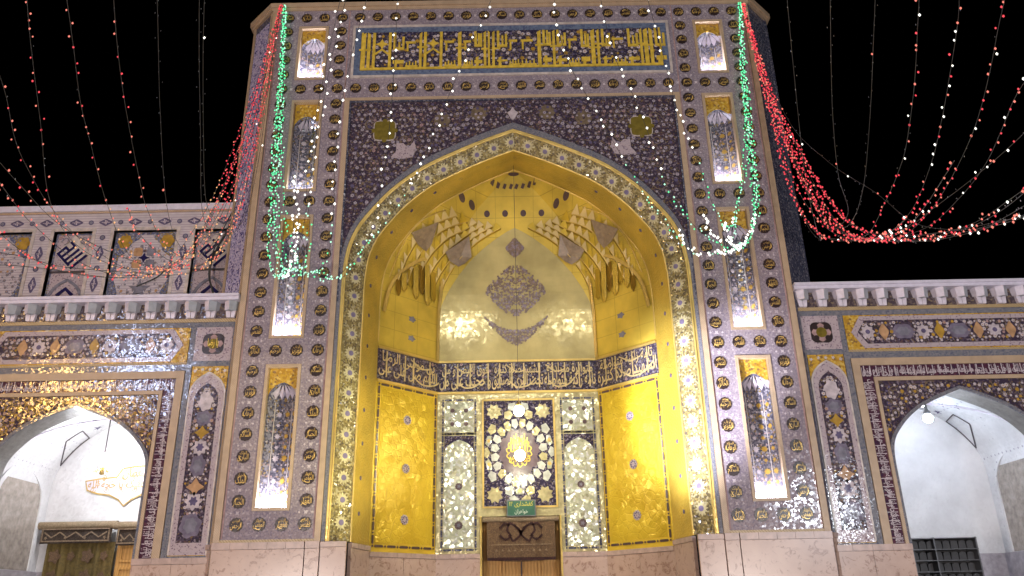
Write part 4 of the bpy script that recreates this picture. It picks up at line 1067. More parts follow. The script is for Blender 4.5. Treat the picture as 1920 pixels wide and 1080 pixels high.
    for (cu, cv) in ((6.75, 5.08), (7.1, 5.12), (6.68, 4.72), (7.42, 5.17)):
        for sg in (1, -1):
            if isp(cu, cv, .1): spiral(b, WF, (C + sg * (cu - C), cv), .13, 1.5, -.007, .013, 3, sg, 1)
    b.obj('bay_spandrel_flowers', ['white_inlay', 'ochre_inlay', 'violet_inlay', 'leaf_vine'] if s > 0 else ['pink_inlay', 'ochre_inlay', 'lilac_inlay', 'ochre_inlay'], t, kind='stuff')
    # dado
    slabs(t, WF, 5.17, C - A - .01, 2.50, .68, .03, cop=.10); slabs(t, WF, C + A + .01, 11.2, 2.50, .68, .03, cop=.10)
    # cornice on stalactite corbels
    co = thing('balcony_cornice', ('left' if s < 0 else 'right') + ' balcony ledge on a row of white stalactite corbels', 'cornice', (s * 8.0, 0, 6.74))
    CFr = Fr((0, 0, 0), (s, 0, 0))
    b = MB(); b.box(CFr, 5.165, 13.5, 7.035, 7.10, -.6, .12); b.box(CFr, 5.165, 13.5, 7.10, 7.155, -.6, .145); b.obj('rail', 'parapet_white', co)
    b = MB(); b.box(CFr, 5.17, 13.5, 6.735, 7.035, -.6, -.085); b.obj('backing', 'corbel_ground', co)
    cb = MB(); f0 = Fr((0, 0, 0))
    cb.prism(f0, [(-.075, .0), (-.005, .0), (-.005, .13), (-.10, .15)], -.11, -.02, 0, True); cb.prism(f0, [(.005, .0), (.07, .0), (.09, .15), (.005, .13)], -.11, -.025, 0, True)
    for sg, mm in ((-1, 0), (1, 1)):
        P = [(0, .115, .09), (0, .25, .115), (sg * .115, .30, .03), (sg * .15, .297, -.085), (sg * .125, .15, -.085), (sg * .10, .12, .02)]
        cb.face([f0(u, v, w) for u, v, w in P[:3] + [P[5]]], mm); cb.face([f0(u, v, w) for u, v, w in (P[2], P[3], P[4], P[5])], mm); cb.face([f0(0, .25, .115), f0(0, .30, .118), f0(sg * .15, .30, .0), f0(*P[2])], mm)
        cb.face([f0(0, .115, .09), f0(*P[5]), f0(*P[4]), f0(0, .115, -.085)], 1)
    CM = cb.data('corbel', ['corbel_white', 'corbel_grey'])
    n = 0; u = 5.33
    while u < 13.3: inst('corbel', CM, co, (s * u, 0, 6.735)); u += .372
    return t
wl_ = wing(-1, 'left arcade wing with a lit pointed arch and purple floral panels')
wr_ = wing(1, 'right arcade wing with a lit pointed arch and purple floral panels')

# vestibules behind the two side arches
def vestibule(s, label):
    t = thing('vestibule', label, 'room', (s * 7.92, 1.6, 0)); C = s * 7.92; hw = 1.60; yb = 2.62
    VFm = Fr((C, 0, 0), (s, 0, 0))
    b = MB(); P0 = arch(0, hw, 3.7, 5.55, 0); A = [Vector((C + u, .6, v)) for u, v in P0]; B_ = [Vector((C + u, yb, v)) for u, v in P0]
    b.strip(A, B_); b.obj('vault_shell', 'white_dotted', t, smooth=False)
    b = MB(); b.face(B_); b.obj('rear_wall', 'white_dotted', t)
    b = MB(); fr = arch(0, 1.40, 3.70, 5.13, 0)
    n = len(P0); b.strip([Vector((C + u, .605, v)) for u, v in P0], [Vector((C + u, .605, v)) for u, v in fr]); b.obj('front_lining', 'white_dotted', t)
    b = MB()
    for u0, u1 in ((-hw + .005, -hw + .05), (hw - .05, hw - .005)): b.box(VFm, u0, u1, 0, 2.45, -yb, -.62)
    b.box(VFm, -hw + .05, hw - .05, 0, 2.45, -yb, -yb + .04); b.obj('dado', 'room_dado', t)
    # blind arched recess on the outer side wall
    b = MB(); sw = Fr((C + s * (hw - .004), 1.6, 0), (0, 1, 0), (0, 0, 1), (-s, 0, 0))
    b.ribbon(sw, arch(0, .75, 3.6, 4.4, 2.46), .10, .03, 0, .03); b.face([sw(u, v, .004) for u, v in arch(0, .72, 3.6, 4.36, 2.46)], 1); b.obj('blind_arch', ['white_dotted', 'blind_fill'], t)
    # kite and star tracery on the vault
    def VP(u, y, w=.012):
        z = 3.7 + 1.85 * float(np.interp(1 - abs(u) / hw, 1 - _nx, _nz)); return Vector((C + s * u, y, z - w))
    for sg in (-1, 1):
        b = MB(); K = [(.90 * sg, 2.12), (1.16 * sg, 2.06), (1.47 * sg, 2.57), (.97 * sg, 2.56)]
        for k in range(4):
            p, q = K[k], K[(k + 1) % 4]; m = 8; pts = [VP(p[0] + (q[0] - p[0]) * i / m, p[1] + (q[1] - p[1]) * i / m, .015) for i in range(m + 1)]; b.tube(pts, .014, 4)
        b.obj('vault_kite', 'dark_line', t)
        for (u, y) in ((.72, 2.35), (.62, 1.95), (.80, 1.75), (.40, 2.3)):
            b = MB(); b.face([VP(sg * u + x, y + q, .012) for x, q in star((0, 0), .09, .03, 5, y)]); b.obj('vault_star', 'violet_inlay', t)
    for sg in (-1, 1):
        b = MB(); pts = [VP(sg * (1.52 - 1.3 * i / 10), .75 + 1.7 * i / 10, .02) for i in range(11)]; b.tube(pts, .02, 4); b.obj('vault_rib', 'corbel_white', t)
    return t
vl = vestibule(-1, 'white-tiled vestibule inside the left side arch'); vr = vestibule(1, 'bluish white-tiled vestibule inside the right side arch')
# gilt cartouche on the left rear wall
cf_ = Fr((-8.1, 2.60, 0)); b = MB()
out = [(-.72, 4.18), (-.66, 4.0), (-.45, 3.93), (-.2, 3.90), (.0, 3.80), (.12, 3.68), (.25, 3.80), (.5, 3.92), (.8, 3.95), (1.0, 4.0), (1.0, 4.42), (.6, 4.47), (.25, 4.46), (.0, 4.42), (-.1, 4.25), (-.45, 4.22)]
b.prism(cf_, out, 0, .012); ca = b.obj('gilt_cartouche', 'parapet_white', vl)
b = MB(); b.ribbon(cf_, out, .03, .02, 0, .01, True); b.obj('cartouche_edge', 'gilt', ca)
b = MB(); put_text(b, cf_, 'السلام علیک یا حجة الله', -.66, .95, 3.95, 4.20, .022, off=.012); put_text(b, cf_, 'ایها السلطان', .02, .9, 4.19, 4.45, .024, off=.012); 
for q in range(16): spiral(b, cf_, (-.55 + .095 * q, 4.0 + .12 * (q % 3)), .06, 1.3, .018, .012, 0, 1 if q % 2 else -1, q)
for q in range(8): spiral(b, cf_, (.05 + .11 * q, 4.25 + .09 * (q % 2)), .06, 1.3, .018, .012, 0, 1 if q % 2 else -1, q)
b.obj('cartouche_lettering', 'cartouche_gold', ca)
# carpets over the left door
YF = Fr((0, 2.40, 0))
def rugged(t, fr, u0, u1, z0, z1):
    b = MB(); b.frame(fr, u0 + .03, u1 - .03, z0 + .03, z1, .025, .03, .045); n = max(3, int((u1 - u0) / .28))
    P = [(u0 + .08 + (u1 - u0 - .16) * k / (4 * n), z0 + .16 + .05 * math.cos(k * math.pi / 2)) for k in range(4 * n + 1)]
    b.ribbon(fr, P, .025, .045)
    for k in range(n): b.prism(fr, star((u0 + .12 + (u1 - u0 - .24) * k / max(1, n - 1), z0 + .10), .035, .016, 5), .03, .046)
    b.obj('carpet_pattern', 'carpet_light', t, kind='stuff')
t = valance('hanging_carpet', 'long dark patterned carpet strip hung over the left arch doorway', YF, -9.42, -8.03, 2.96, 3.24, .0, .075); rugged(t, YF, -9.42, -8.03, 2.96, 3.24)
t = valance('hanging_carpet', 'short dark patterned carpet strip beside the left gallery pillar', YF, -7.93, -7.20, 2.90, 3.22, .0, .075); rugged(t, YF, -7.93, -7.20, 2.90, 3.22)
t = thing('door_curtain', 'olive curtain with dark flowers hanging below the left carpet strip', 'curtain', (-8.6, 2.5, 0))
b = MB(); top = [Vector((-9.3 + 1.35 * k / 40, 2.47 + .025 * math.sin(k * 1.2), 2.98)) for k in range(41)]; b.strip(top, [Vector((p.x, p.y, 0)) for p in top]); b.strip([p + Vector((0, .01, 0)) for p in top], [Vector((p.x, p.y + .01, 0)) for p in top]); b.obj('cloth', 'curtain_olive', t, smooth=True)
b = MB(); cfz = Fr((0, 2.435, 0))
for k in range(4):
    for j in range(4): b.prism(cfz, lobed((-9.1 + .32 * k, 2.72 - .38 * j), .07 if k % 2 else .11, .08 if k % 2 else .12, 5, .2), -.004, .002)
b.obj('cloth_flowers', 'carpet', t, kind='stuff')
t = thing('side_door', 'golden wooden panelled door leaf behind the short carpet strip', 'door', (-7.6, 2.56, 0))
b = MB(); b.box(Fr((0, 2.55, 0)), -7.93, -7.0, 0, 3.2, 0, .04); b.obj('leaf', 'wood', t)
for k in range(6): b = MB(); b.frame(Fr((0, 2.50, 0)), -7.86, -7.45, .1 + .5 * k, .5 + .5 * k, .04, -.02, .015); b.obj('leaf_panel', 'wood', t)

# chandelier in the left vestibule
t = thing('chandelier', 'blazing white crystal chandelier hanging in the left side arch', 'chandelier', (-7.98, 1.5, 4.1)); cx, cyy, cz = -7.98, 1.5, 4.28
b = MB(); b.tube([(cx, cyy, 5.5), (cx, cyy, cz + .1)], .012, 6); b.obj('rod', 'dark_line', t)
b = MB(); b.lathe((cx, cyy, cz - .16), [(.0, 0), (.05, .02), (.03, .08), (.07, .13), (.03, .2), (.02, .3)], 12); b.obj('stem', 'brass', t, smooth=True)
for k in range(12):
    a = k * math.pi / 6; rq = .30 if k % 2 else .17; ex, ey = cx + rq * math.cos(a), cyy + rq * math.sin(a)
    b = MB(); b.tube(catmull3([(cx, cyy, cz), (cx + .12 * math.cos(a), cyy + .12 * math.sin(a), cz - .09), (ex, ey, cz - .02)], 5), .009, 5); b.obj('arm', 'brass', t)
    b = MB(); b.ball((ex, ey, cz + .05 + (.0 if k % 2 else .09)), .062, 0, 8, 6, 1.4); b.obj('candle_bulb', 'lamp_candle', t, smooth=True)
b = MB(); b.ball((cx, cyy, cz + .10), .09, 0, 10, 8, 1.2); b.obj('candle_bulb', 'lamp_candle', t, smooth=True)
# spotlight under the right arch
t = thing('arch_floodlight', 'round cool white lamp glaring at the edge of the right arch', 'lamp', (7.44, .52, 4.78))
b = MB(); b.ball((7.46, .52, 4.70), .085, 0, 14, 10); b.obj('globe', 'lamp_cool', t, smooth=True)
b = MB(); b.lathe((7.46, .52, 4.77), [(.06, 0), (.06, .05), (.03, .09), (.02, .2)], 10); b.obj('holder', 'steel', t)
lw = thing('vestibule_lamp', 'cool ceiling lamp high inside the right vestibule', 'lamp', (8.3, 1.4, 5.0))
b = MB(); b.lathe((8.0, 1.7, 5.28), [(.12, 0), (.13, .03), (.06, .08), (.02, .2)], 12); b.obj('shade', 'steel', lw)
b = MB(); b.ball((8.0, 1.7, 5.27), .09, 0, 12, 8); b.obj('globe', 'lamp_cool', lw, smooth=True)
# shoe rack in the right vestibule
t = thing('shoe_rack', 'dark metal pigeonhole shoe rack standing inside the right arch', 'shelf', (7.62, 1.3, 0)); rf = Fr((0, 1.2, 0))
b = MB(); b.box(rf, 7.03, 8.22, 0, 2.66, -.40, -.37); b.obj('back', 'shelf_back', t)
for u in (7.03, 7.44, 8.20): b = MB(); b.box(rf, u, u + .025, 0, 2.67, -.37, .0); b.obj('upright', 'steel', t)
for k in range(12): b = MB(); b.box(rf, 7.03, 8.225, 2.645 - .19 * k, 2.66 - .19 * k, -.365, .012); b.obj('shelf', 'steel', t)
for k in range(8):
    for j in range(4):
        u = 7.06 + .145 * k; b = MB(); b.prism(rf, [(u, 2.475 - .19 * j), (u + .135, 2.475 - .19 * j), (u + .13, 2.60 - .19 * j), (u + .07, 2.62 - .19 * j), (u + .01, 2.60 - .19 * j)], -.34, -.10 - .05 * ((k * 3 + j) % 3)); b.obj('pigeonhole_bag', 'shelf_back', t)

# ================================================================== UPPER GALLERY WALL (left, set back over the balcony)
ug = thing('upper_gallery', 'set-back upper storey wall of cream and blue tile at left', 'building', (-10, 1.6, 7.1))
UF = Fr((0, 1.5, 0))
PAN = [(-12.35, -10.33, 'wide'), (-9.86, -9.04, 'kufic'), (-8.58, -7.24, 'wide'), (-6.84, -5.98, 'kufic')]
b = MB(); us = [-13.6] + [q for a, c, k in PAN for q in (a, c)] + [-5.8]
for k in range(0, len(us), 2): b.box(UF, us[k], us[k + 1], 6.9, 9.30, -.5, 0)
b.box(UF, -13.6, -5.8, 9.30, 9.72, -.5, 0); b.obj('gallery_wall', 'brick_cream', ug)
b = MB(); b.box(UF, -13.6, -5.75, 9.72, 9.76, -.5, .02); b.obj('gallery_moulding', 'tan_border', ug)
b = MB(); b.box(UF, -13.6, -5.75, 9.76, 9.90, -.6, .06); b.obj('gallery_parapet', 'parapet_white', ug)
b = MB(); b.box(UF, -13.6, -5.8, 6.9, 9.7, -.6, -.5); b.obj('gallery_backing', 'roof_grey', ug)
def pal(fr, c, rx, ry, par, vert=False):
    b = MB(); P = spade((0, 0), rx, ry)
    if vert: P = [(y, x) for x, y in P][::-1]
    b.prism(fr, [(c[0] + 1.12 * x, c[1] + 1.15 * y) for x, y in P], 0, .006, 1); b.prism(fr, [(c[0] + x, c[1] + y) for x, y in P], .006, .010, 0)
    sx, sy = (rx, ry)
    for q in range(4):
        a = q * math.pi / 2 + .5; b.face([fr(c[0] + x * (.5 if not vert else .5), c[1] + y, .014) for x, y in [(.45 * (ry if vert else rx) * math.cos(a) + .022 * math.cos(t_), .45 * (rx if vert else ry) * math.sin(a) + .022 * math.sin(t_)) for t_ in (0, 1.57, 3.14, 4.71)]], 1)
    b.ribbon(fr, [(c[0] - .6 * (ry if vert else rx), c[1]), (c[0] + .6 * (ry if vert else rx), c[1])], .014, .013, 1); b.ribbon(fr, [(c[0], c[1] - .6 * (rx if vert else ry)), (c[0], c[1] + .6 * (rx if vert else ry))], .014, .0135, 1)
    b.obj('palmette', ['violet_inlay', 'white_inlay'], par)
def ring(fr, c, r, par):
    b = MB(); b.prism(fr, disc(c, r, 14), 0, .008, 0); b.prism(fr, disc(c, r * .62, 12), .008, .011, 1); b.obj('ring_tile', ['violet_inlay', 'grey_inlay'], par)
u = -12.6
k = 0
while u < -6.0:
    pal(UF, (u, 9.50), .145, .085, ug); ring(UF, (u + .317, 9.50), .055, ug); u += .634
for cu in (-10.095, -8.81, -7.04):
    ring(UF, (cu, 9.14), .06, ug); pal(UF, (cu, 8.78), .17, .085, ug, True); ring(UF, (cu, 8.43), .06, ug); pal(UF, (cu, 8.07), .18, .085, ug, True)
    b = MB()
    for du in (-.185, .185): b.box(UF, cu + du - .008, cu + du + .008, 6.95, 9.30, 0, .006)
    b.obj('joint_line', 'dark_line', ug)
for i, (a, c, kd) in enumerate(PAN):
    b = MB(); b.frame(UF, a - .07, c + .07, 6.9, 9.37, .07, -.12, .015); b.obj('panel_frame', 'cream_border', ug)
    m = (a + c) / 2
    if kd == 'wide':
        b = MB(); b.box(UF, a, c, 6.9, 9.30, -.2, -.12); p = b.obj('recessed_panel', 'brick_cream', ug)
        b = MB(); b.frame(UF, a, c, 6.95, 9.30, .05, -.12, -.112); b.obj('panel_border', 'sky_floral', p)
        b = MB(); flora(b, UF, lambda x, y, r: abs(x - m) < (c - a) / 2 - .2 and 7.3 < y < 9.0, a, c, 7.3, 9.0, .13, -.114, random.Random(50 + i), .034, m, (0, 1, 2, 0), True, 3); b.obj('panel_tracery', ['grey_inlay', 'shield_inlay', 'apricot_inlay', 'shield_inlay'], p, kind='stuff')
        for sg in (-1, 1):
            e = a if sg < 0 else c
            P = [(e, 9.30), (e - sg * .58, 9.30), (e - sg * .50, 9.14), (e - sg * .36, 9.06), (e - sg * .30, 8.86), (e - sg * .12, 8.72), (e - sg * .10, 8.2), (e - sg * .22, 7.9), (e - sg * .16, 7.7), (e, 7.6)]
            b = MB(); b.prism(UF, P, -.12, -.10); b.obj('corner_arabesque', 'sky_floral', p)
            b = MB(); b.prism(UF, lobed((e - sg * .22, 9.08), .15, .15, 6, .1), -.10, -.092); b.obj('corner_rosette', 'ochre_inlay', p)
            for q, (du, dv) in enumerate(((.14, .14), (-.14, .14), (.14, -.14), (-.14, -.14))):
                if sg > 0: b = MB(); b.prism(UF, star((m + du, 8.70 + dv), .12, .10, 4, .785), -.12, -.105); b.obj('lozenge_tile', ('grey_inlay', 'apricot_inlay')[q % 2], p)
        b = MB(); b.prism(UF, star((m, 8.70), .11, .05, 4), -.12, -.095); b.obj('star_tile', 'navy_inlay', p); b = MB(); b.prism(UF, star((m, 7.98), .24, .09, 5, 1.57), -.12, -.10); b.obj('star_tile', 'grey_inlay', p)
        b = MB(); flora(b, UF, lambda x, y, r: (min(abs(x - a), abs(x - c)) < .42 and y > 9.0) or (min(abs(x - a), abs(x - c)) < .15 and 7.7 < y < 8.6 and min(abs(x - a), abs(x - c)) > .03), a, c, 7.7, 9.28, .09, -.094, random.Random(i), .03, m, (0, 1, 0, 2), True, 3); b.obj('corner_florets', ['grey_inlay', 'violet_inlay', 'ochre_inlay', 'leaf_vine'], p, kind='stuff')
    else:
        b = MB(); b.box(UF, a, c, 6.9, 9.30, -.2, -.12); p = b.obj('recessed_panel', 'dotted_cream', ug)
        b = MB(); b.frame(UF, a, c, 6.95, 9.30, .035, -.12, -.112); b.obj('panel_border', 'sky_floral', p)
        b = MB(); b.prism(UF, [(m, 9.26), (c - .05, 8.84), (m, 8.44), (a + .05, 8.84)], -.12, -.108); b.obj('lozenge_ground', 'cream_border', p)
        # square kufic name set on its corner
        q = math.sqrt(.5); kf2 = Fr(UF(m - .02, 8.84, -.108), (q, 0, -q), (q, 0, q), (0, -1, 0)); b = MB(); t_ = .052
        def bar(x0, x1, y0, y1): b.box(kf2, x0, x1, y0, y1, 0, .012)
        bar(-.22, .20, -.235, -.235 + t_); bar(-.22, -.22 + t_, -.183, .02); bar(-.168, -.05, -.03, .022); bar(-.10, -.10 + t_, -.183, -.03)
        bar(-.10, -.10 + t_, .022, .17); bar(-.22, -.10, .118, .17); bar(.02, .02 + t_, -.183, .17); bar(.13, .13 + t_, -.183, .17); bar(.25, .25 + t_, -.235, .20)
        b.obj('square_kufic', 'navy_inlay', p)
        b = MB()
        for sg in (-1, 1):
            for z in (9.2, 8.52): b.prism(UF, star((m + sg * .32, z), .055, .03, 6), -.12, -.105, 0)
            b.ribbon(UF, _smooth([(m + sg * .30, 9.1), (m + sg * .2, 9.2), (m + sg * .12, 9.1), (m + sg * .22, 9.04)], 4), .02, -.108, 1)
        b.obj('panel_flowers', ['pink_inlay', 'grey_inlay'], p, kind='stuff')
        b = MB(); b.box(UF, a, c, 8.38, 8.42, -.12, -.09); b.obj('panel_rail', 'dark_line', p)
        b = MB(); b.ribbon(UF, arch(m, .36, 7.6, 8.22, 7.0), .06, -.10, 0, .02); b.obj('panel_arch', 'grey_inlay', p)
        b = MB(); b.ribbon(UF, [(m - .17, 7.86), (m, 8.02), (m + .17, 7.86)], .075, -.10, 0, .02); b.obj('square_kufic', 'navy_inlay', p)
for sg in (-1, 1):
    for k in range(1): pass
# black cable running down beside the tower
t = thing('power_cable', 'black cables drooping down the upper wall beside the portal', 'cable', (-6.2, 1.4, 7.1))
b = MB(); b.tube(catmull3([(-5.95, 1.38, 9.7), (-6.12, 1.40, 9.2), (-6.32, 1.40, 8.7), (-6.38, 1.38, 8.2), (-6.22, 1.36, 7.7), (-6.10, 1.36, 7.1)], 8), .022, 6); b.obj('cable', 'wire', t)
b = MB(); b.tube(catmull3([(-6.02, 1.36, 9.7), (-6.25, 1.38, 9.1), (-6.36, 1.36, 8.6), (-6.36, 1.38, 8.1)], 8), .014, 6); b.obj('cable', 'wire', t)
b = MB(); b.tube(catmull3([(-7.30, 1.40, 8.35), (-7.45, 1.38, 8.15), (-7.85, 1.38, 7.95)], 6), .016, 6); b.obj('cable', 'wire', t)

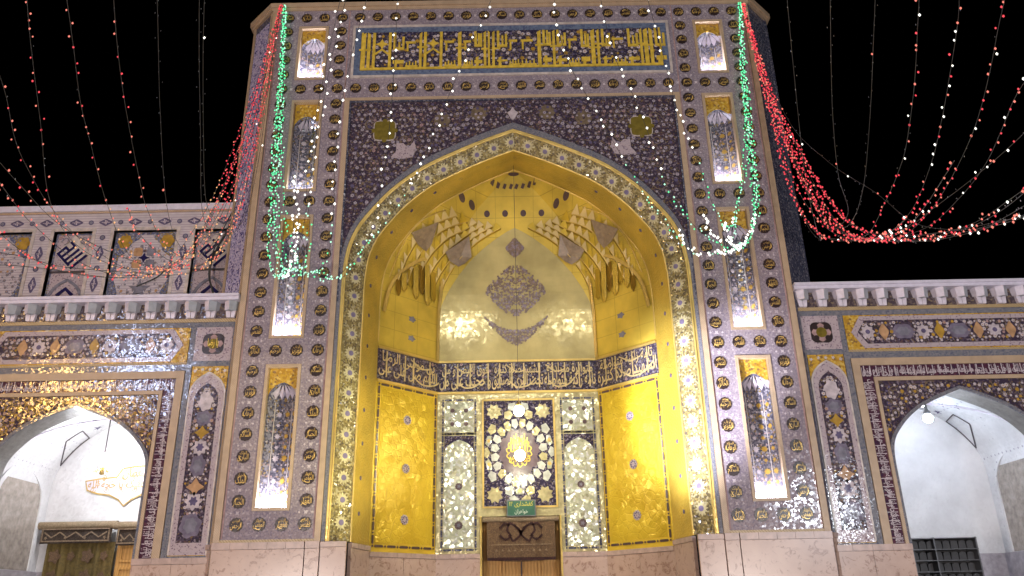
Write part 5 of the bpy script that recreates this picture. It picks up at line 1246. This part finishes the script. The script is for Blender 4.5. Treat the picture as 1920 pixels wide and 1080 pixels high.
# ================================================================== STRING LIGHTS
STRANDS = [
 ('red', [(-4.96,-0.15,13.9),(-5.06,-0.45,11.55),(-5.12,-0.89,9.66),(-5.18,-1.41,8.26),(-5.42,-1.98,7.08),(-5.95,-2.6,6.59),(-6.32,-3.48,6.56),(-6.33,-4.36,6.83),(-6.12,-5.24,7.52),(-5.84,-6.12,7.98),(-5.4,-7,7.98)]),
 ('red', [(-4.96,-0.15,13.9),(-5.03,-0.45,11.67),(-5.07,-0.89,9.89),(-5.1,-1.41,8.37),(-5.18,-1.98,7.27),(-5.36,-2.6,6.55),(-5.65,-3.33,6.48),(-5.73,-4.07,6.97),(-5.68,-4.8,7.46),(-5.48,-5.53,7.62),(-5.23,-6.27,7.85),(-4.96,-7,7.97)]),
 ('red', [(-4.96,-0.15,13.9),(-4.99,-0.45,11.67),(-5,-0.89,10.13),(-4.98,-1.41,8.68),(-4.94,-1.98,7.46),(-5.06,-2.6,6.76),(-5.16,-3.33,6.65),(-5.16,-4.07,6.88),(-4.99,-4.8,7.04),(-4.9,-5.53,7.53),(-4.71,-6.27,7.84),(-4.44,-7,7.96)]),
 ('red', [(-4.96,-0.15,13.9),(-5.09,-0.45,11.68),(-5.18,-0.89,9.78),(-5.31,-1.41,8.16),(-5.5,-1.98,6.99),(-5.85,-2.6,6.53),(-6.35,-3.33,6.71),(-6.5,-4.07,6.92),(-6.37,-4.8,6.99),(-6.17,-5.53,7.05),(-5.92,-6.27,7.27),(-5.76,-7,7.49)]),
 ('red', [(-4.96,-0.15,13.9),(-5.12,-0.45,11.68),(-5.23,-0.89,9.78),(-5.36,-1.41,8.16),(-5.58,-1.98,6.94),(-6.01,-2.6,6.49),(-6.15,-3.7,6.23),(-6.22,-4.8,6.29),(-5.81,-5.9,6.07),(-5.4,-7,5.9)]),
 ('red', [(-4.96,-0.15,13.9),(-5.15,-0.45,11.81),(-5.3,-0.89,9.9),(-5.46,-1.41,8.21),(-5.83,-1.98,6.85),(-6.34,-2.6,6.47),(-6.21,-4.07,5.96),(-5.79,-5.53,5.57),(-5.25,-7,5.23)]),
 ('red', [(-4.96,-0.15,13.9),(-4.98,-0.45,11.41),(-4.97,-0.89,9.65),(-4.94,-1.41,8.15),(-4.97,-1.98,6.98),(-5.27,-2.6,6.49),(-5.45,-3.7,6.07),(-5.7,-4.8,5.68),(-5.53,-5.9,5.33),(-5.17,-7,4.89)]),
 ('red', [(-4.96,-0.15,13.9),(-4.94,-0.45,11.54),(-4.9,-0.89,9.77),(-4.85,-1.41,8.25),(-4.83,-1.98,7.26),(-4.96,-2.6,6.62),(-5.2,-3.48,6.24),(-5.44,-4.36,6.1),(-5.61,-5.24,6.06),(-5.56,-6.12,6.08),(-5.44,-7,6.08)]),
 ('red', [(-4.96,-0.15,13.9),(-4.94,-0.45,11.8),(-4.9,-0.89,10),(-4.83,-1.41,8.47),(-4.8,-1.98,7.36),(-4.88,-2.6,6.66),(-4.71,-4.07,6.06),(-4.45,-5.53,5.75),(-3.86,-7,5.32)]),
 ('red', [(-4.96,-0.15,13.9),(-5.09,-0.45,12.07),(-5.13,-0.89,10.25),(-5.19,-1.41,8.69),(-5.25,-1.98,7.47),(-5.37,-2.6,6.63),(-5.27,-3.48,6.2),(-5.21,-4.36,5.71),(-5.16,-5.24,5.38),(-5.25,-6.12,5.1),(-5.14,-7,4.75)]),
 ('dark', [(-4.96,-0.15,13.9),(-4.99,-0.52,11.88),(-4.97,-1.06,9.44),(-4.9,-1.7,7.8),(-4.91,-2.4,6.98),(-4.97,-3.22,6.65),(-4.91,-4.04,6.97),(-4.81,-4.86,7.99),(-4.58,-5.68,8.56),(-4.23,-6.5,8.4)]),
 ('dark', [(-4.96,-0.15,13.9),(-4.92,-0.52,11.75),(-4.79,-1.06,9.43),(-4.71,-1.7,7.8),(-4.69,-2.4,7.26),(-4.6,-3.22,6.95),(-4.41,-4.04,6.92),(-4.21,-4.86,7.56),(-4.01,-5.68,8.21),(-3.73,-6.5,8.39)]),
 ('dark', [(-4.96,-0.15,13.9),(-4.9,-0.52,11.75),(-4.75,-1.06,9.43),(-4.65,-1.7,7.9),(-4.63,-2.4,7.45),(-4.54,-3.22,7.13),(-4.37,-4.04,7.04),(-4.17,-4.86,7.56),(-3.96,-5.68,8.21),(-3.67,-6.5,8.39)]),
 ('red2', [(5.02,-0.15,13.72),(5.14,-0.45,11.2),(5.18,-0.89,9.79),(5.2,-1.41,8.47),(5.24,-1.98,7.4),(5.44,-2.6,6.93),(5.49,-3.33,7.13),(5.48,-4.07,7.42),(5.28,-4.8,7.57),(5.04,-5.53,7.72),(4.76,-6.27,7.87),(4.42,-7,7.77)]),
 ('red2', [(5.02,-0.15,13.72),(5.09,-0.45,11.46),(5.16,-0.89,9.91),(5.22,-1.41,8.58),(5.34,-1.98,7.45),(5.6,-2.6,6.89),(5.82,-3.33,6.95),(5.86,-4.07,7.33),(5.7,-4.8,7.56),(5.47,-5.53,7.71),(5.25,-6.27,7.94),(4.86,-7,7.76)]),
 ('red2', [(5.02,-0.15,13.72),(5.18,-0.45,11.07),(5.26,-0.89,9.67),(5.33,-1.41,8.42),(5.49,-1.98,7.3),(5.93,-2.6,6.88),(6.15,-3.23,6.99),(6.2,-3.86,7.18),(6.19,-4.49,7.41),(6.04,-5.11,7.51),(5.88,-5.74,7.71),(5.66,-6.37,7.84),(5.36,-7,7.74)]),
 ('red2', [(5.02,-0.15,13.72),(5.11,-0.45,10.94),(5.19,-0.89,9.56),(5.26,-1.41,8.26),(5.48,-1.98,7.25),(5.67,-2.6,6.86),(6,-3.33,6.7),(6.16,-4.07,6.81),(6.14,-4.8,6.91),(5.97,-5.53,6.99),(5.7,-6.27,6.95),(5.47,-7,6.83)]),
 ('red2', [(5.02,-0.15,13.72),(5.08,-0.45,11.07),(5.08,-0.89,9.45),(5.1,-1.41,8.16),(5.3,-1.98,7.25),(5.75,-2.6,6.84),(5.8,-3.7,6.38),(5.74,-4.8,6.01),(5.45,-5.9,5.69),(5.1,-7,5.43)]),
 ('red2', [(5.02,-0.15,13.72),(5.16,-0.45,10.82),(5.24,-0.89,9.21),(5.31,-1.41,7.99),(5.56,-1.98,7.2),(6,-2.6,6.83),(5.88,-4.07,6.23),(5.53,-5.53,5.68),(5.02,-7,5.11)]),
 ('red2', [(5.02,-0.15,13.72),(5.09,-0.45,11.59),(5.11,-0.89,10.03),(5.09,-1.41,8.69),(5.16,-1.98,7.45),(5.51,-2.6,6.88),(5.66,-3.7,6.42),(5.59,-4.8,5.97),(5.47,-5.9,5.56),(5.01,-7,5.07)]),
 ('red2', [(5.02,-0.15,13.72),(5.23,-0.45,11.07),(5.39,-0.89,9.55),(5.47,-1.41,8.36),(5.6,-1.98,7.44),(5.77,-2.6,6.95),(5.33,-4.07,6.37),(4.8,-5.53,5.94),(4.34,-7,5.69)]),
 ('red2', [(5.02,-0.15,13.72),(5.1,-0.45,11.33),(4.99,-0.89,9.56),(4.96,-1.41,8.16),(5.04,-1.98,7.26),(5.25,-2.6,6.85),(5.47,-3.48,6.53),(5.58,-4.36,6.5),(5.68,-5.24,6.49),(5.77,-6.12,6.54),(5.36,-7,6.3)]),
 ('red2', [(5.02,-0.15,13.72),(5.16,-0.45,11.46),(5.24,-0.89,10.03),(5.3,-1.41,8.8),(5.41,-1.98,7.65),(5.61,-2.6,6.95),(5.43,-4.07,6.15),(5.12,-5.53,5.55),(5.01,-7,5.08)]),
 ('red2', [(5.02,-0.15,13.72),(5.05,-0.45,11.46),(4.98,-0.89,9.8),(4.91,-1.41,8.27),(4.96,-1.98,7.31),(5.17,-2.6,6.87),(4.56,-4.8,5.88),(3.73,-7,5.05)]),
 ('red2', [(5.02,-0.15,13.72),(5.18,-0.45,11.33),(5.3,-0.89,9.85),(5.37,-1.41,8.63),(5.49,-1.98,7.54),(5.68,-2.6,6.89),(5.81,-3.7,6.42),(5.75,-4.8,6.04),(5.6,-5.9,5.84),(5.15,-7,5.49)]),
 ('dark', [(5.02,-0.15,13.72),(5.07,-0.52,10.77),(5.04,-1.06,8.89),(4.94,-1.7,7.6),(4.84,-2.4,6.97),(4.36,-3.43,6.71),(3.9,-4.45,6.98),(3.55,-5.47,7.8),(3.19,-6.5,8.24)]),
 ('dark', [(5.02,-0.15,13.72),(5.19,-0.52,10.9),(5.25,-1.06,9),(5.28,-1.7,7.54),(5.35,-2.4,7.43),(4.83,-3.43,7.55),(4.43,-4.45,7.9),(4.08,-5.47,8.2),(3.7,-6.5,8.23)]),
 ('dark', [(5.02,-0.15,13.72),(5.28,-0.52,10.77),(5.43,-1.06,8.88),(5.47,-1.7,7.59),(5.42,-2.4,7.34),(5.2,-3.43,7.45),(4.99,-4.45,8.07),(4.64,-5.47,8.27),(4.23,-6.5,8.22)]),
 ('dark', [(5.02,-0.15,13.72),(5.36,-0.52,10.64),(5.78,-1.06,9.21),(6.21,-1.7,8.19),(6.43,-2.4,7.22),(6.46,-3.77,6.46),(5.94,-5.13,5.95),(5.43,-6.5,5.52)]),
 ('green', [(-4.9,-0.12,13.94),(-4.82,-0.2,12.25),(-4.74,-0.33,10.48),(-4.65,-0.47,8.97),(-4.55,-0.63,7.89),(-4.34,-0.8,7.24),(-3.88,-1.5,7.02),(-3.52,-2.2,7.14),(-3.23,-2.9,7.92),(-2.97,-3.6,8.53),(-2.69,-4.3,9.17),(-2.36,-5,9.7)]),
 ('green', [(-4.9,-0.12,13.94),(-4.8,-0.2,12.12),(-4.7,-0.33,10.36),(-4.55,-0.47,8.85),(-4.37,-0.63,7.78),(-4.04,-0.8,7.23),(-3.45,-1.4,6.99),(-2.85,-2,6.64),(-2.4,-2.6,6.88),(-2.12,-3.2,7.18),(-1.9,-3.8,7.92),(-1.75,-4.4,8.7),(-1.64,-5,9.69)]),
 ('green', [(-4.9,-0.12,13.94),(-4.75,-0.2,11.98),(-4.62,-0.33,10.11),(-4.46,-0.47,8.74),(-4.25,-0.63,7.77),(-3.9,-0.8,7.29),(-3.13,-1.4,6.88),(-2.49,-2,7.23),(-1.9,-2.6,7.62),(-1.38,-3.2,8.2),(-1.01,-3.8,8.81),(-0.66,-4.4,9.22),(-0.29,-5,9.66)]),
 ('green', [(-4.9,-0.12,13.94),(-4.74,-0.2,11.98),(-4.59,-0.33,10.36),(-4.43,-0.47,9.19),(-4.24,-0.63,8.32),(-3.97,-0.8,7.58),(-3.6,-1.5,7.06),(-3.38,-2.2,7.42),(-3.31,-2.9,8.01),(-3.05,-3.6,8.53),(-2.76,-4.3,9.08),(-2.44,-5,9.71)]),
 ('green', [(-4.9,-0.12,13.94),(-4.82,-0.2,11.99),(-4.75,-0.33,10.12),(-4.65,-0.47,8.63),(-4.49,-0.63,7.56),(-4.23,-0.8,7.17),(-3.71,-1.85,6.92),(-3.35,-2.9,6.99),(-3.11,-3.95,6.98),(-2.88,-5,6.8)]),
 ('green', [(-4.9,-0.12,13.94),(-4.8,-0.2,12.39),(-4.7,-0.33,10.61),(-4.62,-0.47,9.2),(-4.47,-0.63,7.99),(-4.26,-0.8,7.33),(-3.66,-2.2,6.62),(-3.19,-3.6,6.4),(-2.84,-5,6.27)]),
 ('green', [(-4.9,-0.12,13.94),(-4.76,-0.2,12.25),(-4.64,-0.33,10.73),(-4.57,-0.47,9.43),(-4.45,-0.63,8.21),(-4.24,-0.8,7.48),(-3.84,-1.4,7.03),(-3.21,-2,6.79),(-2.91,-2.6,7.12),(-2.8,-3.2,8.11),(-2.62,-3.8,8.68),(-2.34,-4.4,9.37),(-2.06,-5,9.7)]),
 ('green', [(4.98,-0.12,13.78),(4.83,-0.2,12.05),(4.68,-0.33,10.54),(4.58,-0.47,9.36),(4.43,-0.63,8.36),(4.15,-0.8,7.67),(3.54,-1.27,7.3),(2.9,-1.73,7.14),(2.3,-2.2,7.65),(1.91,-2.67,7.99),(1.54,-3.13,8.4),(1.18,-3.6,8.78),(0.84,-4.07,9.13),(0.64,-4.53,9.49),(0.57,-5,9.64)]),
 ('green', [(4.98,-0.12,13.78),(4.82,-0.2,12.18),(4.67,-0.33,10.41),(4.64,-0.47,9.24),(4.5,-0.63,8.3),(4.08,-0.8,7.59),(3.38,-1.32,7.53),(2.9,-1.85,7.66),(2.56,-2.38,7.8),(2.3,-2.9,7.99),(2.04,-3.43,8.35),(1.75,-3.95,8.72),(1.43,-4.48,9.04),(1.22,-5,9.63)]),
 ('green', [(4.98,-0.12,13.78),(4.78,-0.2,12.05),(4.64,-0.33,10.54),(4.42,-0.47,9.48),(4.18,-0.63,8.59),(3.92,-0.8,7.98),(3.48,-1.5,7.98),(3.14,-2.2,8.3),(2.78,-2.9,8.59),(2.46,-3.6,8.8),(2.21,-4.3,8.97),(1.88,-5,9.61)]),
 ('green', [(4.98,-0.12,13.78),(4.89,-0.2,12.32),(4.76,-0.33,10.79),(4.56,-0.47,9.36),(4.45,-0.63,8.53),(4.23,-0.8,7.79),(3.55,-1.85,7.1),(2.82,-2.9,6.54),(2.3,-3.95,6.21),(1.98,-5,5.95)]),
 ('green', [(4.98,-0.12,13.78),(4.82,-0.2,12.45),(4.68,-0.33,11.04),(4.59,-0.47,9.95),(4.3,-0.63,8.93),(4.05,-0.8,8.28),(3.65,-1.85,7.35),(3.13,-2.9,6.77),(2.65,-3.95,6.45),(2.3,-5,6.13)]),
 ('green', [(4.98,-0.12,13.78),(4.88,-0.2,12.59),(4.78,-0.33,11.43),(4.69,-0.47,10.19),(4.57,-0.63,9.15),(4.42,-0.8,8.27),(3.85,-1.85,7.23),(3.29,-2.9,6.66),(2.87,-3.95,6.44),(2.66,-5,6.08)]),
 ('green', [(4.98,-0.12,13.78),(4.82,-0.2,12.32),(4.65,-0.33,10.91),(4.57,-0.47,10.08),(4.55,-0.63,9.5),(4.46,-0.8,8.71),(3.83,-2.2,7.28),(3.12,-3.6,6.29),(2.39,-5,5.62)]),
]
LAB = {'red': 'red and amber festoon strand draped left from the portal top', 'red2': 'red festoon strand draped right from the portal top',
       'dark': 'mostly unlit festoon wire hanging against the black sky', 'green': 'green to white festoon strand hanging down the portal corner'}
SLAB = {0: 'red-lit festoon, leftmost of those rising out of the top of the picture', 1: 'red-lit festoon rising to the top, second from the left edge', 2: 'sparsely lit red festoon rising to the top, third from the left edge',
        3: 'uppermost red festoon running out at the left edge of the picture', 10: 'single dark festoon wire left of the paired dark wires', 11: 'left wire of the close dark pair above the upper gallery', 12: 'right wire of the close dark pair above the upper gallery',
        13: 'pink and white festoon rising to the top, first right of the dark wires', 14: 'pink and white festoon rising to the top, second right of the dark wires', 15: 'pink and white festoon rising to the top near the right edge',
        16: 'uppermost red festoon running out at the right edge of the picture', 25: 'dark festoon wire nearest the right flank of the portal', 26: 'second dark festoon wire right of the portal', 27: 'third dark festoon wire right of the portal', 28: 'dark slack wire sagging above the red festoons at right',
        29: 'festoon crossing the top edge between the left pilaster niche and the gold inscription', 30: 'festoon of white bulbs crossing the left part of the gold inscription', 31: 'white-bulb festoon slanting down left from the middle of the portal top',
        36: 'white-bulb festoon slanting down right from the middle of the portal top', 37: 'white-bulb festoon crossing the right part of the gold inscription', 38: 'white-bulb festoon over the right end of the gold inscription'}
_ic = [(0, 0, 1), (1, 0, 0), (0, 1, 0), (-1, 0, 0), (0, -1, 0), (0, 0, -1)]
_if = [(0, 1, 2), (0, 2, 3), (0, 3, 4), (0, 4, 1), (5, 2, 1), (5, 3, 2), (5, 4, 3), (5, 1, 4)]
BM = ['bulb_red', 'bulb_rose', 'bulb_amber', 'bulb_green', 'bulb_mint', 'bulb_white']
for si, (kd, nodes) in enumerate(STRANDS):
    rnd = random.Random(100 + si); P = catmull3(nodes, 10); n = len(P)
    side = 'left' if nodes[0][0] < 0 else 'right'
    lab = SLAB.get(si) or (LAB[kd] if kd in ('red', 'red2') else LAB[kd] + (' at left' if side == 'left' else ' at right'))
    t = thing('string_light', lab, 'string light', nodes[0], {'red': 'red festoons at left', 'red2': 'red festoons at right', 'dark': 'dark festoon wires at ' + side, 'green': 'green festoons at ' + side}[kd])
    b = MB(); b.tube(P, .0042, 3); b.obj('wire', 'wire', t)
    b = MB(); d = 0.0; nxt = .1; tot = sum((P[k + 1] - P[k]).length for k in range(n - 1)); acc = 0
    for k in range(n - 1):
        seg = (P[k + 1] - P[k]).length
        while nxt < acc + seg:
            f = (nxt - acc) / seg; p = P[k].lerp(P[k + 1], f); fr_ = nxt / tot
            p = p + Vector((rnd.uniform(-.035, .035), rnd.uniform(-.03, .03), rnd.uniform(-.03, .03)))
            low = k / n
            if kd == 'red': m = rnd.choice((0, 0, 0, 1)) if low < .3 else rnd.choice((1, 1, 2, 2, 1)) if low < .62 else rnd.choice((0, 1, 1))
            elif kd == 'red2': m = rnd.choice((0, 0, 0, 0, 1)) if low < .6 else rnd.choice((1, 1, 0, 5))
            elif kd == 'green': m = rnd.choice((3, 3, 3, 4)) if low < .42 else rnd.choice((3, 4, 4)) if low < .68 else 5
            else: m = rnd.choice((5, 1))
            skip = .93 if kd == 'dark' else .06 if low < .6 else .15 if kd != 'green' else .05
            dist = (p - CAM_POS).length
            if rnd.random() > skip:
                r = (.0145 if kd == 'red' else .017 if kd != 'green' else .0165 if m != 5 else .0215) * (.62 + .38 * dist / 14) * rnd.uniform(.85, 1.15)
                b.geo([(p.x + r * x, p.y + r * y, p.z + r * 1.25 * z) for x, y, z in _ic], _if, m)
            else:
                b.geo([(p.x + .006 * x, p.y + .006 * y, p.z + .014 * z) for x, y, z in _ic], _if, 6)
            nxt += rnd.uniform(.065, .105) if kd == 'green' and low < .6 else rnd.uniform(.075, .115) if kd in ('red', 'red2') and low < .6 else rnd.uniform(.12, .18) if low < .6 else rnd.uniform(.14, .22)
        acc += seg
    if b.f: b.obj('bulbs', BM + ['steel'], t, kind='stuff')
